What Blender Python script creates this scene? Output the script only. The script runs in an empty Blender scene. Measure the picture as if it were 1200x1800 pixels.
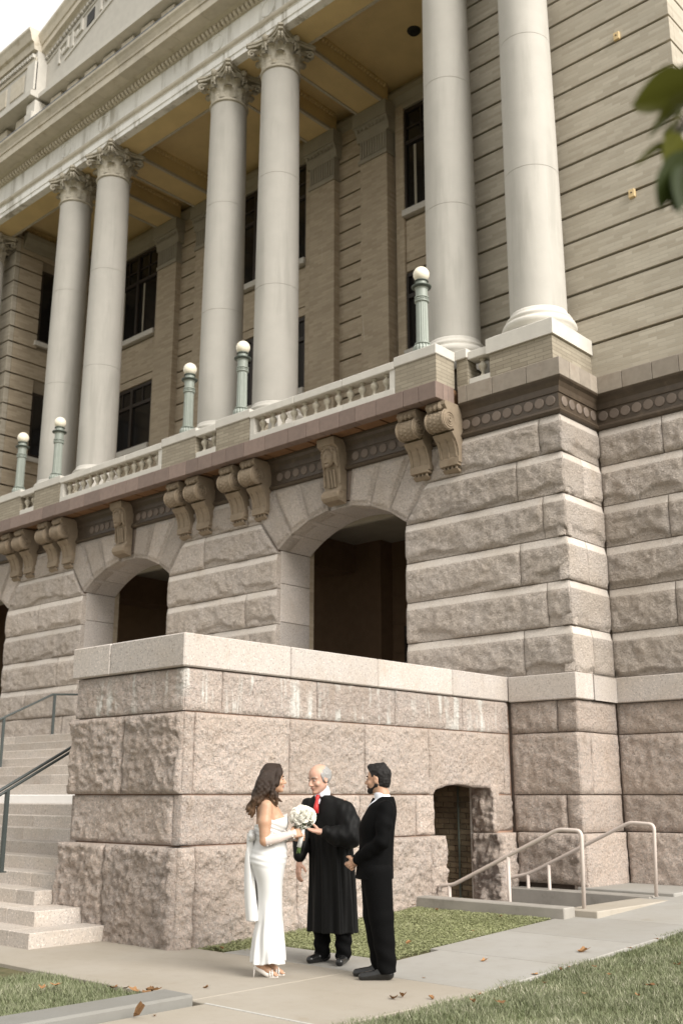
import bpy, math, random
import numpy as np
from mathutils import Matrix, Vector, Euler

# ------------------------------------------------------------------ camera, sky, sun, exposure
scene = bpy.context.scene
PITCH = math.radians(15.0374); YAW = math.radians(47.4247); CAM_H = 1.5
Fh = Vector((-math.cos(YAW), math.sin(YAW), 0)); RT = Vector((math.sin(YAW), math.cos(YAW), 0)); UPZ = Vector((0, 0, 1))
Fw = Fh * math.cos(PITCH) + UPZ * math.sin(PITCH); UV = -Fh * math.sin(PITCH) + UPZ * math.cos(PITCH)
camd = bpy.data.cameras.new("camera"); cam = bpy.data.objects.new("camera", camd)
scene.collection.objects.link(cam)
m = Matrix.Identity(4)
for i in range(3):
    m[i][0] = RT[i]; m[i][1] = UV[i]; m[i][2] = -Fw[i]
m[2][3] = CAM_H
cam.matrix_world = m
camd.sensor_fit = 'VERTICAL'; camd.sensor_height = 36.0; camd.sensor_width = 24.0; camd.lens = 37.0
camd.clip_end = 2000; camd.clip_start = 0.05
camd.dof.use_dof = True; camd.dof.focus_distance = 9.7; camd.dof.aperture_fstop = 2.2
scene.camera = cam

SUN_EL = math.radians(33); SUN_AZ = math.radians(-5)      # azimuth from +X towards +Y
world = bpy.data.worlds.new("World"); scene.world = world; world.use_nodes = True
wn = world.node_tree.nodes; wl = world.node_tree.links; wn.clear()
wo = wn.new('ShaderNodeOutputWorld'); wb = wn.new('ShaderNodeBackground'); sk = wn.new('ShaderNodeTexSky')
sk.sky_type = 'NISHITA'; sk.sun_disc = False; sk.sun_elevation = SUN_EL; sk.sun_rotation = math.radians(90) - SUN_AZ
sk.air_density = 1.0; sk.dust_density = 4.0; sk.ozone_density = 1.0
hs = wn.new('ShaderNodeHueSaturation'); hs.inputs['Saturation'].default_value = 0.22
ov = wn.new('ShaderNodeMix'); ov.data_type = 'RGBA'; ov.inputs[0].default_value = 0.72        # thin even cloud over the clear sky
ov.inputs[7].default_value = (10.9, 10.6, 10.0, 1)
wl.new(sk.outputs[0], hs.inputs['Color']); wl.new(hs.outputs[0], ov.inputs[6]); wl.new(ov.outputs[2], wb.inputs[0]); wl.new(wb.outputs[0], wo.inputs[0])
wb.inputs[1].default_value = 0.115
sund = bpy.data.lights.new("sun", 'SUN'); sun = bpy.data.objects.new("sun", sund); scene.collection.objects.link(sun)
sund.energy = 4.8; sund.angle = math.radians(34); sund.color = (1.0, 0.95, 0.88)
tosun = Vector((math.cos(SUN_EL) * math.cos(SUN_AZ), math.cos(SUN_EL) * math.sin(SUN_AZ), math.sin(SUN_EL)))
sun.rotation_euler = tosun.to_track_quat('Z', 'Y').to_euler(); sun.location = (20, -5, 30)
scene.view_settings.view_transform = 'Standard'; scene.view_settings.look = 'None'
scene.view_settings.exposure = 0.2; scene.view_settings.gamma = 1.0
scene.cycles.max_bounces = 6; scene.cycles.diffuse_bounces = 4; scene.cycles.use_denoising = True

# ------------------------------------------------------------------ helpers
rng = random.Random(7); nr = np.random.default_rng(11)
COL = scene.collection
def link(o, parent=None):
    COL.objects.link(o)
    if parent is not None: o.parent = parent
    return o
def tag(o, label=None, cat=None, group=None, kind=None):
    if label: o['label'] = label
    if cat: o['category'] = cat
    if group: o['group'] = group
    if kind: o['kind'] = kind
    return o
def empty(name, loc=(0, 0, 0), parent=None):
    o = bpy.data.objects.new(name, None); o.location = loc; o.empty_display_size = 0.3
    return link(o, parent)
def mkmesh(name, v, f, mat, smooth=False):
    me = bpy.data.meshes.new(name); me.from_pydata([tuple(map(float, p)) for p in v], [], [tuple(map(int, q)) for q in f])
    if mat is not None: me.materials.append(mat)
    if smooth: me.polygons.foreach_set('use_smooth', [True] * len(me.polygons))
    me.update(); return me
def npmesh(name, v, f, mat, smooth=True):
    """fast mesh from numpy arrays (all faces with the same corner count)"""
    v = np.asarray(v, np.float32); f = np.asarray(f, np.int32); n = f.shape[1]
    me = bpy.data.meshes.new(name); me.vertices.add(len(v)); me.vertices.foreach_set('co', v.ravel())
    me.loops.add(f.size); me.loops.foreach_set('vertex_index', f.ravel()); me.polygons.add(len(f))
    me.polygons.foreach_set('loop_start', np.arange(0, f.size, n, dtype=np.int32))
    me.polygons.foreach_set('loop_total', np.full(len(f), n, np.int32))
    if smooth: me.polygons.foreach_set('use_smooth', np.ones(len(f), bool))
    if mat is not None: me.materials.append(mat)
    me.update(calc_edges=True); return me
def obj(name, me, parent=None, loc=(0, 0, 0), rz=0.0):
    o = bpy.data.objects.new(name, me); o.location = loc; o.rotation_euler = (0, 0, rz); return link(o, parent)

class MB:
    """collects shapes into one mesh"""
    def __init__(s): s.v = []; s.f = []
    def add(s, v, f):
        k = len(s.v); s.v += [tuple(p) for p in v]; s.f += [tuple(i + k for i in q) for q in f]; return s
    def box(s, x0, x1, y0, y1, z0, z1):
        return s.add([(x0, y0, z0), (x1, y0, z0), (x1, y1, z0), (x0, y1, z0), (x0, y0, z1), (x1, y0, z1), (x1, y1, z1), (x0, y1, z1)],
                     [(0, 3, 2, 1), (4, 5, 6, 7), (0, 1, 5, 4), (1, 2, 6, 5), (2, 3, 7, 6), (3, 0, 4, 7)])
    def cbox(s, x0, x1, y0, y1, z0, z1, b=0.01):
        """chamfered box"""
        X = (x0, x1); Y = (y0, y1); Z = (z0, z1); v = []; idx = {}
        sg = (1, -1)
        for i in (0, 1):
            for j in (0, 1):
                for k in (0, 1):
                    c = (X[i], Y[j], Z[k]); d = (sg[i] * b, sg[j] * b, sg[k] * b)
                    for a in range(3):
                        p = [c[q] + (d[q] if q != a else 0) for q in range(3)]
                        idx[(i, j, k, a)] = len(v); v.append(p)
        f = []
        for a in range(3):
            o = [q for q in range(3) if q != a]
            for sgn in (0, 1):
                q = []
                for (m1, m2) in ((0, 0), (1, 0), (1, 1), (0, 1)):
                    t = [0, 0, 0]; t[a] = sgn; t[o[0]] = m1; t[o[1]] = m2; q.append(idx[(t[0], t[1], t[2], a)])
                flip = (sgn == 0) != (a == 1)
                f.append(tuple(q[::-1]) if flip else tuple(q))
        for a in range(3):            # edges along axis a
            o = [q for q in range(3) if q != a]
            for m1 in (0, 1):
                for m2 in (0, 1):
                    q = []
                    for (e, w) in ((0, o[0]), (1, o[0]), (1, o[1]), (0, o[1])):
                        t = [0, 0, 0]; t[a] = e; t[o[0]] = m1; t[o[1]] = m2; q.append(idx[(t[0], t[1], t[2], w)])
                    flip = ((m1 + m2) % 2 == 0) != (a == 1)
                    f.append(tuple(q) if flip else tuple(q[::-1]))
        for i in (0, 1):
            for j in (0, 1):
                for k in (0, 1):
                    q = [idx[(i, j, k, a)] for a in range(3)]
                    f.append(tuple(q) if (i + j + k) % 2 else tuple(q[::-1]))
        return s.add(v, f)
    def prism(s, poly, axis, a0, a1):
        """polygon (2-D list) extruded along axis 'X' (poly in Y,Z), 'Y' (poly in X,Z) or 'Z' (poly in X,Y)"""
        n = len(poly); v = []
        for a in (a0, a1):
            for p, q in poly:
                v.append({'X': (a, p, q), 'Y': (p, a, q), 'Z': (p, q, a)}[axis])
        f = [tuple(range(n - 1, -1, -1)), tuple(range(n, 2 * n))] + [(i, (i + 1) % n, n + (i + 1) % n, n + i) for i in range(n)]
        return s.add(v, f)
    def lathe(s, prof, seg=24, cx=0, cy=0, cap=True):
        n = len(prof); v = []; f = []
        for r, z in prof:
            for k in range(seg):
                t = 2 * math.pi * k / seg; v.append((cx + r * math.cos(t), cy + r * math.sin(t), z))
        for i in range(n - 1):
            for k in range(seg):
                k2 = (k + 1) % seg; f.append((i * seg + k, i * seg + k2, (i + 1) * seg + k2, (i + 1) * seg + k))
        if cap:
            f.append(tuple(range(seg - 1, -1, -1))); f.append(tuple((n - 1) * seg + k for k in range(seg)))
        return s.add(v, f)
    def tube(s, pts, r, seg=8, cap=True):
        P = [Vector(p) for p in pts]; n = len(P); R = r if hasattr(r, '__len__') else [r] * n
        v = []; f = []; ref = None
        for i, p in enumerate(P):
            t = (P[min(i + 1, n - 1)] - P[max(i - 1, 0)]).normalized()
            if ref is None: ref = t.orthogonal().normalized()
            ref = (ref - t * ref.dot(t)).normalized(); b = t.cross(ref)
            for k in range(seg):
                an = 2 * math.pi * k / seg; v.append(p + (ref * math.cos(an) + b * math.sin(an)) * R[i])
        for i in range(n - 1):
            for k in range(seg):
                k2 = (k + 1) % seg; f.append((i * seg + k, i * seg + k2, (i + 1) * seg + k2, (i + 1) * seg + k))
        if cap:
            f.append(tuple(range(seg - 1, -1, -1))); f.append(tuple((n - 1) * seg + k for k in range(seg)))
        return s.add(v, f)
    def torus(s, c, axis, R, r, seg=20, sg=6, a0=0, a1=2 * math.pi):
        full = abs(a1 - a0 - 2 * math.pi) < 1e-6; pts = []
        N = seg if full else seg + 1
        v = []; f = []
        for i in range(N):
            t = a0 + (a1 - a0) * i / seg
            for k in range(sg):
                q = 2 * math.pi * k / sg; rr = R + r * math.cos(q); h = r * math.sin(q); p, w = rr * math.cos(t), rr * math.sin(t)
                d = {'X': (h, p, w), 'Y': (p, h, w), 'Z': (p, w, h)}[axis]; v.append((c[0] + d[0], c[1] + d[1], c[2] + d[2]))
        for i in range(N if full else N - 1):
            for k in range(sg):
                i2 = (i + 1) % N; k2 = (k + 1) % sg; f.append((i * sg + k, i2 * sg + k, i2 * sg + k2, i * sg + k2))
        return s.add(v, f)
    def ball(s, c, rx, ry=None, rz=None, seg=12, rings=8):
        ry = ry or rx; rz = rz or rx; v = [(c[0], c[1], c[2] - rz)]; f = []
        for i in range(1, rings):
            a = -math.pi / 2 + math.pi * i / rings
            for k in range(seg):
                t = 2 * math.pi * k / seg
                v.append((c[0] + rx * math.cos(a) * math.cos(t), c[1] + ry * math.cos(a) * math.sin(t), c[2] + rz * math.sin(a)))
        v.append((c[0], c[1], c[2] + rz)); T = len(v) - 1
        for k in range(seg):
            f.append((0, 1 + (k + 1) % seg, 1 + k)); f.append((T, T - seg + k, T - seg + (k + 1) % seg))
        for i in range(rings - 2):
            for k in range(seg):
                a = 1 + i * seg; k2 = (k + 1) % seg; f.append((a + k, a + k2, a + seg + k2, a + seg + k))
        return s.add(v, f)
    def build(s, name, mat, parent=None, smooth=False, loc=(0, 0, 0)):
        return obj(name, mkmesh(name, s.v, s.f, mat, smooth), parent, loc)

# ---- numpy value noise
def _hash(ix, iy, iz):
    h = (ix.astype(np.uint32) * np.uint32(374761393) + iy.astype(np.uint32) * np.uint32(668265263) + iz.astype(np.uint32) * np.uint32(2147483647 - 58))
    h = (h ^ (h >> np.uint32(13))) * np.uint32(1274126177); h = h ^ (h >> np.uint32(16))
    h = h * np.uint32(2246822519); h = h ^ (h >> np.uint32(15))
    return h.astype(np.float64) / 4294967295.0
def vnoise(p):
    fl = np.floor(p); fr = p - fl; i = fl.astype(np.int64); w = fr * fr * fr * (fr * (fr * 6 - 15) + 10); out = 0
    for dx in (0, 1):
        wx = w[..., 0] if dx else 1 - w[..., 0]
        for dy in (0, 1):
            wy = w[..., 1] if dy else 1 - w[..., 1]
            for dz in (0, 1):
                wz = w[..., 2] if dz else 1 - w[..., 2]
                out = out + wx * wy * wz * _hash(i[..., 0] + dx, i[..., 1] + dy, i[..., 2] + dz)
    return out * 2 - 1
def fbm(p, oct=3):
    s = 0; a = 1.0; t = 0
    for k in range(oct):
        s = s + a * vnoise(p * (2 ** k) + 17.3 * k); t += a; a *= 0.5
    return s / t

def rock(name, c00, c10, c11, c01, n, mat, parent, style='pitch', res=0.03, depth=0.12, bulge=None, amp=None, ol=False, orr=False, low=None):
    """one rock-faced stone: a quad face (corners anticlockwise seen from outside) pushed out along n, with sides.
    ol / orr: the left / right end is a free corner (no margin there); low(u): how far the lower edge is broken away"""
    if bulge is None: bulge = .05 if style == 'band' else .032
    if amp is None: amp = .042 if style == 'band' else .03
    c00, c10, c11, c01, n = [np.array(q, float) for q in (c00, c10, c11, c01, n)]
    ux = (c10 - c00) / np.linalg.norm(c10 - c00)
    W = max(np.linalg.norm(c10 - c00), np.linalg.norm(c11 - c01)); H = max(np.linalg.norm(c01 - c00), np.linalg.norm(c11 - c10))
    nu = max(3, int(W / res)); nv = max(3, int(H / res))
    u = np.linspace(0, 1, nu + 1); v = np.linspace(0, 1, nv + 1)
    e = min(0.010 / W, .2); u[1] = min(u[1], e); u[-2] = max(u[-2], 1 - e)
    e = min(0.010 / H, .2); v[1] = min(v[1], e); v[-2] = max(v[-2], 1 - e)
    U, V = np.meshgrid(u, v)
    P = (c00 * ((1 - U) * (1 - V))[..., None] + c10 * (U * (1 - V))[..., None] + c11 * (U * V)[..., None] + c01 * ((1 - U) * V)[..., None])
    if low is not None: P[..., 2] += (1 - V) * low(U)
    ext = bulge * (np.clip((1 - V) * H / .15, 0, 1) if style == 'band' else np.clip(np.minimum(V, 1 - V) * H / .028, 0, 1)) * .95
    if ol: P = P - ux * (ext * np.clip(1 - U * W / .25, 0, 1))[..., None]
    if orr: P = P + ux * (ext * np.clip(1 - (1 - U) * W / .25, 0, 1))[..., None]
    ul = U * W + (9 if ol else 0); ur = (1 - U) * W + (9 if orr else 0)
    du = np.minimum(ul, ur); dv = np.minimum(V, 1 - V) * H
    seed = rng.random() * 50
    big = fbm(P * 2.6 + seed, 3); mid = .6 * fbm(P * 8.0 + seed + 9, 3) + .7 * fbm(P * 19.0 + seed + 3, 2); rid = 1 - np.abs(fbm(P * 4.2 + seed + 31, 2)) * 2
    def terrace(x, n_):       # spalled ledges: flat shelves with short steep breaks
        y = x * n_; f_ = np.floor(y); return (f_ + np.clip((y - f_ - .62) / .38, 0, 1)) / n_
    b2 = fbm((P + .05 * mid[..., None]) * np.array([2.4, 2.4, 3.4]) + seed + 60, 3); big = .35 * big + .75 * terrace(b2 * 1.3, 3.2) + .25 * terrace(mid, 4)
    wob = 0.02 * fbm(P * 7 + seed + 5, 2)
    if style == 'band':
        bh = .135; top = (1 - V) * H; bot = V * H
        rough = np.clip((top - bh + wob) / .03, 0, 1)
        chipline = .09 + .16 * fbm(P * np.array([2.2, 2.2, .5]) + seed + 77, 2)
        chip = np.clip((chipline + wob - bot) / .025, 0, 1) * np.clip(.55 + 1.6 * fbm(P * np.array([1.3, 1.3, .1]) + seed + 3, 2), 0, 1)
        es = .55 + .45 * np.clip((du + wob * .4) / .025, 0, 1); eb = np.clip(bot / .012, 0, 1)
        d = bulge * np.clip(top / bh, 0, 1) * es + rough * amp * (.55 * big + .5 * mid + .3 * rid) * np.clip(du / .03, .15, 1) - rough * chip * .075
        d = np.maximum(d, .0) * eb
    elif style == 'smooth':
        ed = np.clip(np.minimum(du, dv) / 0.02, 0, 1); d = ed * (bulge + amp * 0.2 * mid)
    elif style == 'panel':
        ed = np.clip((np.minimum(du, dv) + wob * .3 - 0.055) / 0.03, 0, 1); d = ed * (bulge + amp * (0.5 * mid + .4 * big))
        d = np.maximum(d, 0)
    else:
        ed = np.clip((np.minimum(du, dv) + wob * .7) / 0.028, 0, 1) ** .6
        d = ed * (bulge + amp * (0.7 * big + 0.75 * mid + 0.3 * rid)); d = np.maximum(d, 0.002)
    G = P + n * d[..., None]
    nvx, nux = nv + 1, nu + 1
    verts = G.reshape(-1, 3); I = np.arange(nvx * nux).reshape(nvx, nux)
    quads = np.stack([I[:-1, :-1], I[:-1, 1:], I[1:, 1:], I[1:, :-1]], -1).reshape(-1, 4)
    rim = np.concatenate([I[0, :], I[1:, -1], I[-1, -2::-1], I[-2:0:-1, 0]]); k = len(verts)
    pr = P.reshape(-1, 3)[rim]; back = pr - n * depth; verts = np.concatenate([verts, back]); L = len(rim)
    j = np.arange(L); j2 = (j + 1) % L
    quads = np.concatenate([quads, np.stack([rim[j2], rim[j], k + j, k + j2], -1)])
    me = npmesh(name, verts, quads, mat, smooth=False)
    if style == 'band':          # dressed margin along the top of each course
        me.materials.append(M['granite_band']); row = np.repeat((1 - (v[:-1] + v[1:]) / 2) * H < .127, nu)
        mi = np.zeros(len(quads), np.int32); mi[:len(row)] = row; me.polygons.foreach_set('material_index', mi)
    return obj(name, me, parent)

# ------------------------------------------------------------------ materials
class N:
    def __init__(s, name):
        s.m = bpy.data.materials.new(name); s.m.use_nodes = True; s.t = s.m.node_tree; s.n = s.t.nodes; s.l = s.t.links
        s.b = s.n['Principled BSDF']; s.pos = None
    def new(s, t, **k):
        q = s.n.new(t)
        for a, b in k.items(): setattr(q, a, b)
        return q
    def position(s):
        if s.pos is None: s.pos = s.new('ShaderNodeNewGeometry').outputs['Position']
        return s.pos
    def objco(s): return s.new('ShaderNodeTexCoord').outputs['Object']
    def scaled(s, v, sc):
        q = s.new('ShaderNodeMapping'); q.inputs['Scale'].default_value = sc; s.l.new(v, q.inputs['Vector']); return q.outputs[0]
    def noise(s, v, scale, detail=3, rough=.55, dist=0):
        q = s.new('ShaderNodeTexNoise'); q.inputs['Scale'].default_value = scale; q.inputs['Detail'].default_value = detail
        q.inputs['Roughness'].default_value = rough; q.inputs['Distortion'].default_value = dist
        s.l.new(v, q.inputs['Vector']); return q.outputs['Fac']
    def ramp(s, fac, lo, hi, a=0.0, b=1.0):
        q = s.new('ShaderNodeMapRange'); q.interpolation_type = 'SMOOTHSTEP'
        q.inputs[1].default_value = lo; q.inputs[2].default_value = hi; q.inputs[3].default_value = a; q.inputs[4].default_value = b
        s.l.new(fac, q.inputs[0]); return q.outputs[0]
    def mix(s, fac, a, b, mode='MIX'):
        q = s.new('ShaderNodeMix', data_type='RGBA', blend_type=mode)
        for sock, val in ((q.inputs[0], fac), (q.inputs[6], a), (q.inputs[7], b)):
            if isinstance(val, (int, float)): sock.default_value = val
            elif isinstance(val, tuple): sock.default_value = val + (1,) if len(val) == 3 else val
            else: s.l.new(val, sock)
        return q.outputs[2]
    def math(s, op, a, b=0.0):
        q = s.new('ShaderNodeMath', operation=op)
        for sock, val in ((q.inputs[0], a), (q.inputs[1], b)):
            if isinstance(val, (int, float)): sock.default_value = val
            else: s.l.new(val, sock)
        return q.outputs[0]
    def rand(s, lo, hi):
        r = s.new('ShaderNodeObjectInfo').outputs['Random']; return s.ramp_lin(r, lo, hi)
    def ramp_lin(s, fac, lo, hi):
        q = s.new('ShaderNodeMapRange'); q.inputs[3].default_value = lo; q.inputs[4].default_value = hi; s.l.new(fac, q.inputs[0]); return q.outputs[0]
    def vary(s, col, lo=.88, hi=1.1):
        q = s.new('ShaderNodeCombineColor'); r = s.rand(lo, hi)
        for i in range(3): s.l.new(r, q.inputs[i])
        return s.mix(1.0, col, q.outputs[0], 'MULTIPLY')
    def bump(s, h, strength=.5, dist=.02, prev=None):
        q = s.new('ShaderNodeBump'); q.inputs['Strength'].default_value = strength; q.inputs['Distance'].default_value = dist
        s.l.new(h, q.inputs['Height'])
        if prev is not None: s.l.new(prev, q.inputs['Normal'])
        s.l.new(q.outputs[0], s.b.inputs['Normal']); return q.outputs[0]
    def out(s, col=None, rough=.7, spec=.3, metal=0.0):
        if col is not None:
            if isinstance(col, tuple): s.b.inputs['Base Color'].default_value = col + (1,)
            else: s.l.new(col, s.b.inputs['Base Color'])
        if isinstance(rough, (int, float)): s.b.inputs['Roughness'].default_value = rough
        else: s.l.new(rough, s.b.inputs['Roughness'])
        s.b.inputs['Specular IOR Level'].default_value = spec; s.b.inputs['Metallic'].default_value = metal
        return s.m

def granite(name, c1, c2, dark, stain=False, bump=.8, polish=False):
    k = N(name); p = k.position()
    g = k.ramp(k.noise(p, 27, 4, .75), .42, .58); broad = k.ramp(k.noise(p, 1.7, 4), .3, .7)
    col = k.mix(g, c1, c2)
    sp = k.ramp(k.noise(p, 40, 3, .65), .56, .64)
    col = k.mix(k.math('MULTIPLY', sp, .72), col, dark)
    lt = k.ramp(k.noise(k.scaled(p, (1, 1, 1.1)), 46, 2, .5), .58, .68)
    col = k.mix(k.math('MULTIPLY', lt, .6), col, (.74, .66, .60))
    col = k.mix(k.math('MULTIPLY', broad, .3), col, (c1[0] * .78, c1[1] * .72, c1[2] * .62))
    rust = k.ramp(k.noise(k.scaled(p, (1, 1, .5)), 4.5, 5, .65), .55, .75)
    col = k.mix(k.math('MULTIPLY', rust, .28), col, (.32, .24, .165))
    if stain:
        s1 = k.ramp(k.noise(k.scaled(p, (1, 1, .10)), 6.5, 4, .6, .3), .49, .60)
        s2 = k.ramp(k.noise(p, 2.2, 3), .40, .62)
        col = k.mix(k.math('MULTIPLY', k.math('MULTIPLY', s1, s2), .75), col, (.72, .72, .68))
    col = k.vary(col, .86, 1.12)
    h = k.math('ADD', k.noise(p, 26, 7, .68), k.math('MULTIPLY', k.noise(p, 90, 3), .35))
    if not polish: k.bump(h, min(1, bump + .1), .06)
    else: k.bump(h, .15, .01)
    return k.out(col, .82 if not polish else .6, .25)

M = {}
M['granite'] = granite('pink_granite', (.53, .44, .385), (.425, .375, .34), (.21, .175, .15))
M['granite_stained'] = granite('stained_granite', (.51, .43, .385), (.42, .375, .345), (.22, .185, .165), stain=True)
M['granite_wall'] = granite('grey_pink_granite', (.565, .50, .445), (.465, .415, .375), (.27, .23, .20), bump=.9)
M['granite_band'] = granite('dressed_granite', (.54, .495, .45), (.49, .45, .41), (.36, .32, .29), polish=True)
M['granite_cut'] = granite('cut_granite', (.50, .455, .42), (.445, .41, .385), (.24, .215, .195), polish=True)
M['granite_step'] = granite('step_granite', (.47, .42, .375), (.42, .385, .35), (.25, .22, .20), polish=True)

def plain(name, col, rough=.7, spec=.3, nscale=12, amount=.25, bump=0, metal=0, dirt=None, vary=None, streak=False):
    k = N(name); p = k.position()
    f = k.ramp(k.noise(p, nscale, 5, .6), .3, .7)
    c = k.mix(k.math('MULTIPLY', f, amount), col, tuple(q * .62 for q in col))
    if streak:
        s = k.ramp(k.noise(k.scaled(p, (1, 1, .09)), 3.3, 5, .65, .2), .48, .66); s2 = k.ramp(k.noise(p, .8, 3), .30, .58)
        c = k.mix(k.math('MULTIPLY', k.math('MULTIPLY', s, s2), .7), c, dirt or (.25, .22, .18))
    elif dirt:
        s = k.ramp(k.noise(p, 2.7, 6, .7), .52, .74); c = k.mix(k.math('MULTIPLY', s, .6), c, dirt)
    if vary: c = k.vary(c, *vary)
    if bump: k.bump(k.noise(p, nscale * 6, 4, .6), bump, .01)
    return k.out(c, rough, spec, metal)
M['mortar'] = plain('pink_mortar', (.36, .235, .175), .9, .1, 20, .4)
M['mortar_grey'] = plain('grey_mortar', (.25, .20, .165), .9, .1, 20, .4)
M['limestone'] = plain('weathered_limestone', (.60, .575, .525), .8, .2, 5, .22, .25, vary=(.93, 1.06))
M['column'] = plain('column_stone', (.46, .44, .40), .72, .25, 2.2, .16, .08, streak=True, dirt=(.36, .345, .31))
M['capital'] = plain('weathered_capital', (.50, .46, .38), .85, .15, 7, .5, .2, dirt=(.20, .155, .09))
M['entab'] = plain('streaked_entablature', (.86, .85, .82), .82, .2, 4, .2, .2, streak=True, dirt=(.30, .27, .21), vary=(.92, 1.05))
M['cornice'] = plain('cornice_stone', (.60, .55, .46), .85, .15, 4, .3, .2, dirt=(.32, .26, .17), vary=(.92, 1.06))
M['terracotta'] = plain('maroon_terracotta', (.225, .165, .138), .6, .35, 9, .35, .1, vary=(.85, 1.15))
M['terracotta_grey'] = plain('greyed_terracotta', (.30, .26, .215), .65, .3, 9, .35, .1, dirt=(.22, .17, .13), vary=(.88, 1.12))
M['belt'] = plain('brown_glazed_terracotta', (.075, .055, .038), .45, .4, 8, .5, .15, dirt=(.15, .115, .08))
M['disc'] = plain('belt_disc_terracotta', (.17, .135, .11), .6, .3, 9, .3, .1, vary=(.85, 1.15))
M['corbel'] = plain('carved_corbel_terracotta', (.27, .215, .155), .75, .2, 7, .4, .2, dirt=(.17, .12, .075))
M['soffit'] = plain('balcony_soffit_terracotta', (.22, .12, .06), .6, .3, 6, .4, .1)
M['ceiling'] = plain('ochre_ceiling_plaster', (.72, .56, .30), .75, .15, 1.6, .3, .06)
M['ceiling_edge'] = plain('worn_white_trim', (.55, .50, .42), .7, .2, 20, .6, 0)
M['lamp_green'] = plain('pale_green_paint', (.27, .30, .265), .45, .4, 10, .2, 0)
M['lamp_dark'] = plain('dark_green_paint', (.07, .085, .07), .45, .4, 10, .2, 0)
M['concrete'] = plain('area_concrete', (.33, .31, .28), .85, .15, 3, .4, .2, dirt=(.17, .155, .135))
M['rail_black'] = plain('dark_metal_paint', (.05, .06, .058), .4, .45, 10, .2, 0)
M['rail_pink'] = plain('faded_pink_paint', (.56, .49, .445), .45, .35, 30, .12, 0)
M['white_step'] = plain('plain_white_step', (.80, .78, .75), .6, .3, 6, .1, 0)  # even near-white colour for one step among the granite ones
M['plate'] = plain('yellowed_plate', (.66, .50, .27), .5, .3, 10, .2, 0)
M['frame'] = plain('dark_window_paint', (.03, .022, .016), .5, .4, 10, .2, 0)
M['dark'] = plain('black_metal', (.02, .02, .02), .5, .4, 10, .2, 0)
M['interior'] = plain('loggia_plaster', (.34, .31, .25), .85, .15, 3, .3, 0)
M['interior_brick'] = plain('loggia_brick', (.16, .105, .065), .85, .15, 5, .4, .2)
M['gutter'] = plain('blue_grey_flashing', (.20, .215, .24), .5, .3, 10, .2, 0)
M['globe'] = plain('opal_globe_glass', (.86, .80, .66), .25, .5, 8, .06, 0)
k = N('window_glass'); k.b.inputs['Base Color'].default_value = (.012, .011, .010, 1); M['glass'] = k.out(None, .12, .5)

def brick_mat(name, c1, c2, mortar, rough=.8, row=.067, length=.30, ms=.006, tint=None):
    k = N(name); p = k.position(); sx = k.new('ShaderNodeSeparateXYZ'); k.l.new(p, sx.inputs[0])
    cb = k.new('ShaderNodeCombineXYZ'); k.l.new(k.math('ADD', sx.outputs[0], sx.outputs[1]), cb.inputs[0]); k.l.new(sx.outputs[2], cb.inputs[1])
    b = k.new('ShaderNodeTexBrick'); k.l.new(cb.outputs[0], b.inputs['Vector'])
    b.inputs['Scale'].default_value = 1.0; b.inputs['Brick Width'].default_value = length; b.inputs['Row Height'].default_value = row
    b.inputs['Mortar Size'].default_value = ms; b.inputs['Mortar Smooth'].default_value = .3; b.inputs['Bias'].default_value = 0.0
    b.inputs['Color1'].default_value = c1 + (1,); b.inputs['Color2'].default_value = c2 + (1,); b.inputs['Mortar'].default_value = mortar + (1,)
    bd = k.ramp(k.noise(p, 1.1, 4), .3, .7)
    col = k.mix(k.math('MULTIPLY', bd, .35), b.outputs['Color'], tuple(q * .7 for q in c1))
    st = k.ramp(k.noise(k.scaled(p, (3, 3, .35)), 3, 3), .70, .76)
    col = k.mix(k.math('MULTIPLY', st, .35), col, (.62, .58, .5))
    inv = k.math('SUBTRACT', 1.0, b.outputs['Fac'])
    h = k.math('ADD', k.math('MULTIPLY', inv, .6), k.math('MULTIPLY', k.noise(p, 60, 3), .25))
    k.bump(h, .5, .012)
    return k.out(col, rough, .2)
M['brick'] = brick_mat('buff_roman_brick', (.50, .455, .375), (.39, .345, .275), (.42, .385, .32))
M['brick_porch'] = brick_mat('buff_porch_brick', (.50, .42, .315), (.385, .315, .23), (.41, .35, .265))
M['brick_pedestal'] = brick_mat('brown_pedestal_brick', (.36, .32, .25), (.27, .235, .18), (.20, .17, .13))
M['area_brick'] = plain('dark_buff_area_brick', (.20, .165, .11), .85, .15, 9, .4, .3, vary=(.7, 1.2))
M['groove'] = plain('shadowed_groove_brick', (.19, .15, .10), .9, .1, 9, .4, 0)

def concrete_walk(name, c):
    k = N(name); p = k.position()
    a = k.ramp(k.noise(p, .9, 5, .6), .3, .7); b = k.ramp(k.noise(p, 6, 6, .7), .45, .8); s = k.ramp(k.noise(p, 2.4, 3, .5), .66, .76)
    col = k.mix(k.math('MULTIPLY', a, .4), c, (c[0] * .78, c[1] * .74, c[2] * .66))
    col = k.mix(k.math('MULTIPLY', b, .25), col, (c[0] * .62, c[1] * .6, c[2] * .56)); col = k.mix(k.math('MULTIPLY', s, .3), col, (c[0] * .7, c[1] * .62, c[2] * .5))
    col = k.mix(k.math('MULTIPLY', k.ramp(k.noise(p, 130, 2), .6, .75), .25), col, (.2, .18, .15))
    col = k.vary(col, .95, 1.05); k.bump(k.noise(p, 120, 4, .7), .3, .006)
    return k.out(col, .85, .2)
M['walk'] = concrete_walk('pale_concrete', (.355, .322, .275))
M['walk_grey'] = concrete_walk('grey_concrete', (.325, .315, .295))
M['kerb'] = concrete_walk('kerb_concrete', (.215, .212, .20))
M['caulk'] = plain('white_joint_caulk', (.50, .49, .46), .7, .2, 30, .5)
k = N('lawn_soil'); p = k.position()
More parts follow.
